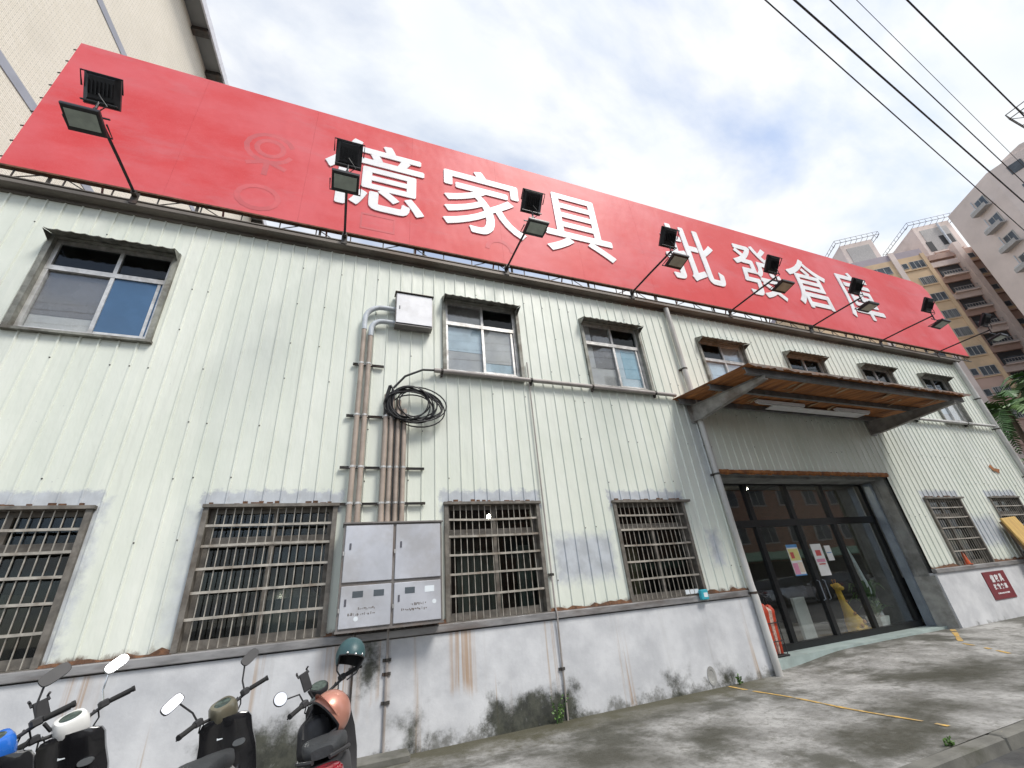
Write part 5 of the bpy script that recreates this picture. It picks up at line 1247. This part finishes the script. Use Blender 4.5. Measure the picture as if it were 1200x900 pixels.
def scooter(label, loc, yaw, lean, steer, cover, body, rear, mirrors, scale=1.0, naked=False, holder=False):
    t = thing('scooter', label, 'scooter', loc, 'scooters parked along the wall', rot=(0, lean, yaw))
    t.scale = (scale,) * 3
    piv = Vector((0, .52, .62)); axv = Vector((0, -.45, .89)).normalized()
    S = Matrix.Translation(piv) @ Matrix.Rotation(steer, 4, axv) @ Matrix.Translation(-piv)
    def wheel(y, r_, M=None):
        M0 = (M or Matrix()) @ Matrix.Translation((0, y, r_)) @ Matrix.Rotation(R(90), 4, 'Y')
        mb = MB(); w_ = .048
        pf = [(r_ - .075, -w_ * .75), (r_ - .03, -w_), (r_ - .008, -w_ * .6), (r_, 0), (r_ - .008, w_ * .6), (r_ - .03, w_), (r_ - .075, w_ * .75)]
        rs = [[(q * math.cos(2 * math.pi * j / 28), q * math.sin(2 * math.pi * j / 28), z) for j in range(28)] for q, z in pf]
        mb.rings(rs + [rs[0]], False, M0); wh_ = mb.build('wheel', 'tyre', t, True)
        mb = MB(); mb.lathe([(.03, -.05), (.03, .05)], 12, M0)
        rr = r_ - .074
        mb.rings([[(q * math.cos(2 * math.pi * j / 28), q * math.sin(2 * math.pi * j / 28), z) for j in range(28)] for q, z in ((rr, -.03), (rr - .02, -.02), (rr - .02, .02), (rr, .03), (rr, -.03))], False, M0)
        for k in range(5): mb.box(.02, rr - .015, -.018, .018, -.012, .012, M0 @ Matrix.Rotation(k * 2 * math.pi / 5, 4, 'Z'))
        mb.build('rim', 'bike_grey', wh_)
    wheel(.66, .225, S); wheel(-.60, .225)
    # front fork, fender
    mb = MB()
    for s in (-1, 1): mb.tube([(s * .075, .66, .225), (s * .075, .565, .50)], .022, 8, S)
    mb.build('fork', 'bike_grey', t, True)
    rs = []
    for k in range(9):
        a = R(20 + k * 17); c = Vector((0, .66 + .26 * math.cos(a), .225 + .26 * math.sin(a)))
        rs.append([(sx * .075, c.y + (.0 if abs(sx) > .9 else .012) * math.cos(a), c.z + (-.03 if abs(sx) > .9 else .012)) for sx in (-1, -.6, 0, .6, 1)])
    mb = MB(); mb.add([p for r_ in rs for p in r_], [(k * 5 + j, k * 5 + j + 1, k * 5 + j + 6, k * 5 + j + 5) for k in range(8) for j in range(4)], S); mb.build('front_fender', body, t, True)
    # leg shield: outer apron and recessed inner panel
    rs = []
    for z, yc, wx, th_ in ((.24, .34, .17, .05), (.36, .40, .20, .06), (.52, .43, .215, .075), (.68, .42, .21, .085), (.80, .395, .19, .085), (.90, .365, .185, .07), (.935, .355, .165, .05), (.95, .35, .12, .03)):
        ring = []
        for j in range(9): x = wx * (1 - j / 4); ring.append((x, yc + th_ * 1.6 * (1 - (x / wx) ** 2), z))
        for j in range(9): x = -wx * (1 - j / 4); ring.append((x, yc - .035 - .035 * (1 - (x / wx) ** 2), z))
        rs.append(ring)
    mb = MB(); mb.rings(rs); ls = mb.build('leg_shield', body, t, True)
    mb = MB(); mb.rings([sup(0, yc, z, w_, d, .5) for z, yc, w_, d in ((.42, .345, .09, .05), (.52, .355, .11, .06), (.58, .365, .10, .05))]); mb.build('glove_box', 'bike_black', ls, True)
    mb = MB(); mb.rings([supy(y, .74, .045, .022, .8, 14, .095) for y in (.325, .375)]); mb.build('emblem_plate', 'bike_grey', ls, True)
    mb = MB(); mb.box(-.06, -.02, .324, .36, .80, .83); mb.build('sticker', 'sticker_white', ls)
    # headset
    TH_ = Matrix.Translation((0, .40, .95)) @ Matrix.Rotation(R(24), 4, 'X') @ Matrix.Translation((0, -.40, -.95))
    if not naked:
        mb = MB(); mb.rings([sup(0, .40, .84, .065, .055, .75), sup(0, .40, .90, .088, .08, .7), sup(0, .40, .98, .10, .092, .65), sup(0, .40, 1.045, .096, .088, .65), sup(0, .40, 1.066, .084, .074, .65), sup(0, .40, 1.07, .07, .06, .65)], True, S @ TH_); hs = mb.build('headset_cover', cover, t, True)
        mb = MB(); mb.ellip((0, .40, 1.066), (.068, .058, .014), 18, 6, S @ TH_); mb.build('speedometer', 'dial', hs, True)
        mb = MB(); mb.ellip((0, .49, .99), (.062, .025, .045), 16, 8, S); mb.build('headlight', 'lamp_glass', hs, True)
    else:
        mb = MB(); mb.lathe([(.05, -.05), (.075, -.03), (.08, .01), (.074, .02)], 20, S @ Matrix.Translation((0, .44, 1.06)) @ Matrix.Rotation(R(25), 4, 'X')); hs = mb.build('speedometer', 'bike_matt', t, True)
        mb = MB(); mb.lathe([(.068, .0205), (.066, .024)], 20, S @ Matrix.Translation((0, .44, 1.06)) @ Matrix.Rotation(R(25), 4, 'X')); mb.build('dial', 'dial', hs, True)
        mb = MB(); mb.ellip((0, .53, .93), (.09, .06, .09), 16, 10, S); mb.build('headlight', 'lamp_glass', t, True)
        mb = MB(); mb.tube([(0, .40, .80), (0, .42, 1.0)], .035, 10, S); mb.build('stem', 'bike_matt', t)
    if naked or holder:
        mb = MB(); mb.bev(-.17, -.09, .40, .415, 1.07, 1.22, .006, S @ Matrix.Translation((0, -.05, .04))); mb.tube([(-.13, .36, 1.10), (-.10, .39, 1.03)], .012, 6, S)
        for s in (-.045, .045): mb.tube([(-.13 + s, .355, 1.24), (-.13 + s, .375, 1.27), (-.13 + s * 1.2, .35, 1.285)], .009, 5, S)
        mb.build('phone_holder', 'bike_matt', t)
    BZ = 1.02
    mb = MB(); mb.tube([(-.34, .30, BZ + .01), (-.24, .345, BZ + .01), (-.12, .40, BZ - .02), (0, .41, BZ - .04), (.12, .40, BZ - .02), (.24, .345, BZ + .01), (.34, .30, BZ + .01)], .0125, 8, S); mb.build('handlebar', 'bike_matt', t, True)
    for s in (-1, 1):
        mb = MB(); mb.tube([(s * .225, .352, BZ + .01), (s * .345, .298, BZ + .01)], .019, 10, S); mb.tube([(s * .345, .298, BZ + .01), (s * .36, .291, BZ + .01)], .022, 10, S); mb.build('grip', 'tyre', t, True)
        mb = MB(); mb.bev(-.032, .032, -.03, .03, -.026, .026, .01, S @ Matrix.Translation((s * .19, .37, BZ + .01))); mb.build('switch_box', 'bike_matt', t)
        mb = MB(); mb.tube([(s * .17, .41, BZ), (s * .25, .405, BZ - .005), (s * .35, .365, BZ - .01)], [.011, .009, .007], 6, S); mb.build('brake_lever', 'bike_matt' if naked else 'bike_grey', t, True)
        mb = MB(); mb.tube([(s * .16, .40, BZ - .01), (s * .17, .46, BZ - .07), (s * .10, .47, BZ - .14), (s * .05, .45, BZ - .2)], .006, 5, S); mb.tube([(s * .14, .41, BZ), (s * .12, .48, BZ - .05), (s * .06, .48, BZ - .16)], .005, 5, S); mb.build('brake_cable', 'cable_black', t)
        kind = mirrors[0 if s < 0 else 1]
        if kind:
            shape, face = kind
            mx = s * .27; top = Vector((s * .31, .37, BZ + .245)) if shape != 'round' else Vector((s * .36, .36, BZ + .16))
            mb = MB(); mb.tube([(s * .19, .375, BZ + .03), (s * .20, .38, BZ + .10), tuple(top + Vector((-s * .05, .012, -.03)))], .007, 6, S); ma = mb.build('mirror', 'chrome' if face == 'chrome' else 'bike_matt', t, True)
            mb = MB(); Mh = S @ Matrix.Translation(top) @ Matrix.Rotation(R(-16), 4, 'X') @ Matrix.Rotation(R(-16) if shape == 'oval' else 0, 4, 'Y')
            rx, rz = (.085, .043) if shape == 'oval' else (.056, .056); p_ = .62 if shape == 'oval' else 1.0
            mb.rings([supy(y, 0, rx * q, rz * q, p_) for y, q in ((-.010, .97), (-.006, 1.0), (.006, .98), (.020, .75), (.026, .35))], True, Mh); mb.build('mirror_back', 'bike_matt' if face != 'chrome' else 'bike_grey', ma, True)
            if face != 'back':
                mb = MB(); mb.rings([supy(y, 0, rx * .92, rz * .9, p_) for y in (-.0112, -.0102)], True, Mh); mb.build('mirror_glass', 'mirror_glass', ma)
    # floor, tunnel, seat, tail
    mb = MB(); mb.rings([supy(y, z, w_, h, .4) for y, z, w_, h in ((.40, .27, .17, .03), (.20, .25, .19, .035), (-.05, .25, .18, .04), (-.12, .27, .15, .05))]); mb.build('floorboard', 'bike_matt', t, True)
    mb = MB(); mb.rings([supy(y, z, w_, h, .55) for y, z, w_, h in ((.02, .47, .10, .10), (-.06, .50, .15, .19), (-.25, .52, .17, .20), (-.50, .57, .165, .16), (-.75, .63, .13, .11), (-.92, .68, .075, .06))]); rb_ = mb.build('rear_body', rear, t, True)
    mb = MB(); mb.rings([supy(y, z, w_, h, .55) for y, z, w_, h in ((.06, .715, .07, .03), (-.02, .73, .12, .05), (-.20, .735, .15, .06), (-.36, .755, .155, .06), (-.52, .79, .15, .06), (-.72, .805, .12, .05), (-.80, .80, .07, .03))]); mb.build('seat', 'bike_seat', t, True)
    mb = MB()
    for s in (-1, 1): mb.tube([(s * .15, -.50, .72), (s * .165, -.70, .77), (s * .13, -.90, .80), (s * .05, -.97, .80)], .013, 7)
    mb.build('grab_rail', 'chrome' if not naked else 'bike_matt', t, True)
    mb = MB(); mb.rings([supy(y, z, w_, h, .55) for y, z, w_, h in ((-.86, .70, .115, .05), (-.94, .70, .13, .05), (-.985, .695, .105, .04), (-1.0, .69, .08, .025))]); mb.build('tail_lamp', 'red_lens', t, True)
    for s in (-1, 1): mb = MB(); mb.ellip((s * .14, -.90, .66), (.035, .05, .028), 12, 6); mb.build('turn_signal', 'orange_lens', t, True)
    mb = MB(); mb.rings([sup(-.02, -.35, z, w_, d, .6) for z, w_, d in ((.14, .10, .22), (.22, .13, .30), (.36, .12, .26), (.42, .08, .2))]); mb.build('engine', 'bike_grey', t, True)
    mb = MB(); mb.tube([(.13, -.25, .20), (.15, -.5, .24), (.16, -.85, .34)], [.03, .055, .05], 10); mb.build('exhaust', 'bike_matt', t, True)
    mb = MB(); mb.prism([(-.72, .42), (-.95, .38), (-1.0, .30), (-.98, .30), (-.93, .36), (-.72, .40)], 'x', -.07, .07); mb.build('rear_fender', 'bike_matt', t)
    mb = MB(); mb.box(-.10, .10, -1.015, -1.01, .44, .58); mb.build('number_plate', 'paper', t)
    mb = MB(); mb.tube([(-.09, .0, .22), (-.22, .06, .035), (-.235, .10, .03)], .011, 6); mb.build('side_stand', 'bike_grey', t)
    return t
LE = R(-9)
scooter('blue scooter at the left edge with a black mirror', (-1.69, -2.72, .02), R(2), LE, R(34), 'bike_blue', 'bike_black', 'bike_blue', [('oval', 'glass'), ('oval', 'back')])
scooter('black scooter with white headset cover below the left window', (-1.53, -2.13, .02), R(3), LE, R(34), 'bike_white', 'bike_black', 'bike_matt', [None, ('oval', 'chrome')], 1.0, False, True)
scooter('black scooter with brass coloured headset cover, second from the right', (-.57, -2.12, 0), R(0), LE, R(38), 'bike_gold', 'bike_black', 'bike_white', [('oval', 'glass'), ('oval', 'back')], .965)
scooter('black scooter with round mirror and helmets, rightmost', (.185, -2.12, 0), R(-2), LE, R(34), 'bike_matt', 'bike_matt', 'bike_matt', [('round', 'glass'), None], .97, True)

def helmet(name, label, loc, rot, mat, peak, open_front):
    t = thing(name, label, 'helmet', loc, rot=rot)
    mb = MB(); n, m = 28, 12; vs = []; fs = []
    rows = []
    for i in range(m + 1):
        th_ = math.pi / 2 - (math.pi / 2 + R(38)) * i / m
        row = []
        for j in range(n):
            a = 2 * math.pi * j / n
            low = th_
            if open_front and math.sin(a) < -.35: low = max(th_, R(-2) + R(14) * ((-math.sin(a) - .35) / .65))
            if not open_front: low = max(th_, R(-8) if math.sin(a) < 0 else R(-16))
            rr = math.cos(low)
            row.append((.128 * rr * math.cos(a) * (1.0 if low > 0 else 1.02), .155 * rr * math.sin(a) + .0, .142 * math.sin(low) if low > 0 else .155 * math.sin(low)))
        rows.append(row)
    for sc, nm, mt in ((1.0, 'shell', mat), (.90, 'lining', 'bike_matt')):
        mb = MB(); mb.add([(p[0] * sc, p[1] * sc, p[2] * sc + (.0 if sc == 1 else -.004)) for r_ in rows for p in r_], [(k * n + j, k * n + (j + 1) % n, (k + 1) * n + (j + 1) % n, (k + 1) * n + j) for k in range(m) for j in range(n)])
        mb.build(nm, mt, t, True)
    mb = MB(); rim = rows[-1]; mb.tube([tuple(Vector(p) * .96) for p in rim] + [tuple(Vector(rim[0]) * .96)], .008, 6); mb.build('rim_trim', 'bike_matt', t, True)
    if peak:
        mb = MB(); pts = []
        for j in range(9): a = R(-150 + j * 15); pts += [(.128 * math.cos(a), .155 * math.sin(a), .015), (.128 * math.cos(a), .155 * math.sin(a) - .075 * math.sin(math.pi * j / 8), .0)]
        mb.add(pts, [(2 * j, 2 * j + 2, 2 * j + 3, 2 * j + 1) for j in range(8)]); mb.build('peak', mat, t, True)
    mb = MB()
    for s in (-1, 1): mb.tube([(s * .118, -.02, -.04), (s * .09, -.03, -.13), (s * .02, -.03, -.19)], .007, 5)
    mb.build('chin_strap', 'bike_matt', t, True)
    for s in ((-1, 0, 1) if open_front else ()): mb = MB(); a = R(-90 + s * 32); mb.ellip((.129 * math.cos(a), .156 * math.sin(a), .035), (.011, .011, .011), 8, 6); mb.build('snap', 'chrome', t, True)
    return t
simple('helmet_green', (0.035, 0.085, 0.092), 0.45, 0, 0.1, 6)
simple('helmet_pink', (0.50, 0.23, 0.17), 0.32, 0.35, 0.06, 5, coat=0.3)
helmet('helmet', 'dark green open face helmet hung on the right handlebar', (.22, -1.72, 1.22), (R(8), R(12), R(12)), 'helmet_green', False, True)
helmet('helmet', 'rose pink helmet with black lining resting on the scooter seat', (.07, -2.28, .87), (R(-42), R(24), R(-42)), 'helmet_pink', True, False).scale = (1.15,) * 3
mb = MB()
rg = random.Random(8)
mb.ellip((0, 0, 0), (.13, .11, .15), 18, 10, None, .85)
mb.v = [(x + rg.uniform(-.012, .012), y + rg.uniform(-.012, .012), z + rg.uniform(-.012, .012)) for x, y, z in mb.v]
o = mb.build('black_bag', 'bike_matt', smooth=True); o.location = (-.02, -2.2, .72); tag(o, 'crumpled black bag hanging below the pink helmet', 'bag')

# ------------------------------------------------------------------ what the glass doors mirror: the other side of the street
bb = thing('brick_block', 'brown brick block across the street, mirrored in the glass doors', 'building', (30, -19, -.1), rot=(0, 0, 0))
bbx = -22.0
mb = MB(); mb.box(-22, 22, -8, 0, 0, 16); mb.build('wall', 'brown_brick', bb)
for fl in range(5):
    for k in range(13):
        x = -20.5 + k * 3.3; z = 3.9 + fl * 3.0
        mb = MB(); mb.box(x, x + 1.7, .001, .08, z, z + 1.5); w = mb.build('window', 'apt_frame', bb)
        mb = MB(); mb.box(x + .1, x + .8, .081, .10, z + .1, z + 1.4); mb.box(x + .9, x + 1.6, .081, .10, z + .1, z + 1.4); mb.build('pane', 'apt_glass', w)
simple('awning_green', (0.22, 0.34, 0.24), 0.7)
mb = MB(); mb.prism([(.001, 3.3), (1.6, 2.7), (1.6, 2.6), (.001, 3.2)], 'x', -20, 18); mb.build('awning', 'awning_green', bb)
mb = MB(); mb.box(-20, 18, .002, .06, 0, 2.5); mb.build('opening_shade', 'apt_dark', bb)  # near-black slab in place of the shaded inside of the shop fronts
def car(label, loc, rot, paint, group='cars parked across the street'):
    t = thing('parked_car', label, 'car', loc, group, rot=(0, 0, rot))
    sec = [(-2.15, .45, .62, .70), (-2.05, .30, .86, .84), (-1.6, .24, .95, .88), (-.9, .22, .95, .90), (.4, .22, .93, .90), (1.0, .24, .90, .88), (1.7, .27, .82, .84), (2.1, .32, .70, .74), (2.2, .42, .58, .62)]
    mb = MB(); mb.rings([[(y_, x_ * 1.0, z_) for y_, z_ in ()] or [(x, s * hw * q, z) for s, q, z in ((-1, .86, z0), (-1, 1, z0 + .12), (-1, 1, (z0 + z1) / 2 + .08), (-1, .93, z1), (1, .93, z1), (1, 1, (z0 + z1) / 2 + .08), (1, 1, z0 + .12), (1, .86, z0))] for x, z0, z1, hw in sec]); mb.build('body', paint, t, True)
    cab = [(-1.75, .93, .80), (-1.2, 1.36, .66), (-.5, 1.44, .64), (.2, 1.42, .64), (1.05, .90, .78)]
    mb = MB(); mb.rings([[(x, -w_, z), (x, w_, z), (x, .82, .9), (x, -.82, .9)] for x, z, w_ in cab]); cb_ = mb.build('cabin', 'apt_glass', t)
    mb = MB(); mb.rings([[(x, -w_, z + .012), (x, w_, z + .012), (x, w_ + .01, z - .03), (x, -w_ - .01, z - .03)] for x, z, w_ in cab[1:4]]); mb.build('roof', paint, t)
    for x in (-1.72, -1.05, -.35, .25, 1.0):
        for s in (-1, 1):
            zt = 1.40 if -1.3 < x < .4 else .95
            mb = MB(); mb.box(x - .03, x + .03, s * .79 - .04, s * .79 + .04, .88, .96); mb.build('pillar', paint, t)
    for x in (-1.35, 1.35):
        for s in (-1, 1):
            M0 = Matrix.Translation((x, s * .82, .32)) @ Matrix.Rotation(R(90), 4, 'X')
            mb = MB(); mb.lathe([(.20, -.1), (.30, -.1), (.32, -.06), (.32, .06), (.30, .1), (.20, .1)], 24, M0); w = mb.build('wheel', 'tyre', t, True)
            mb = MB(); mb.lathe([(.20, -.09), (.20, .09)], 20, M0); mb.build('rim', 'chrome', w)
    for s in (-1, 1):
        mb = MB(); mb.ellip((2.08, s * .58, .66), (.10, .16, .07), 12, 6); mb.build('headlight', 'lamp_glass', t, True)
        mb = MB(); mb.ellip((-2.08, s * .62, .78), (.08, .14, .07), 12, 6); mb.build('tail_lamp', 'red_lens', t, True)
        mb = MB(); mb.ellip((.75, s * .95, .98), (.08, .09, .06), 10, 6); mb.build('door_mirror', paint, t, True)
simple('car_silver', (0.42, 0.43, 0.45), 0.25, 0.6, 0.05, 2, coat=0.6)
simple('car_grey', (0.10, 0.11, 0.12), 0.25, 0.4, 0.05, 2, coat=0.6)
car('silver car parked across the street, mirrored in the doors', (24.0, -11.5, -.10), R(4), 'car_silver')
car('dark grey car parked across the street beside the silver one', (30.0, -11.6, -.10), R(-2), 'car_grey')

# drop helper properties
for o in bpy.data.objects:
    if '_o' in o: del o['_o']
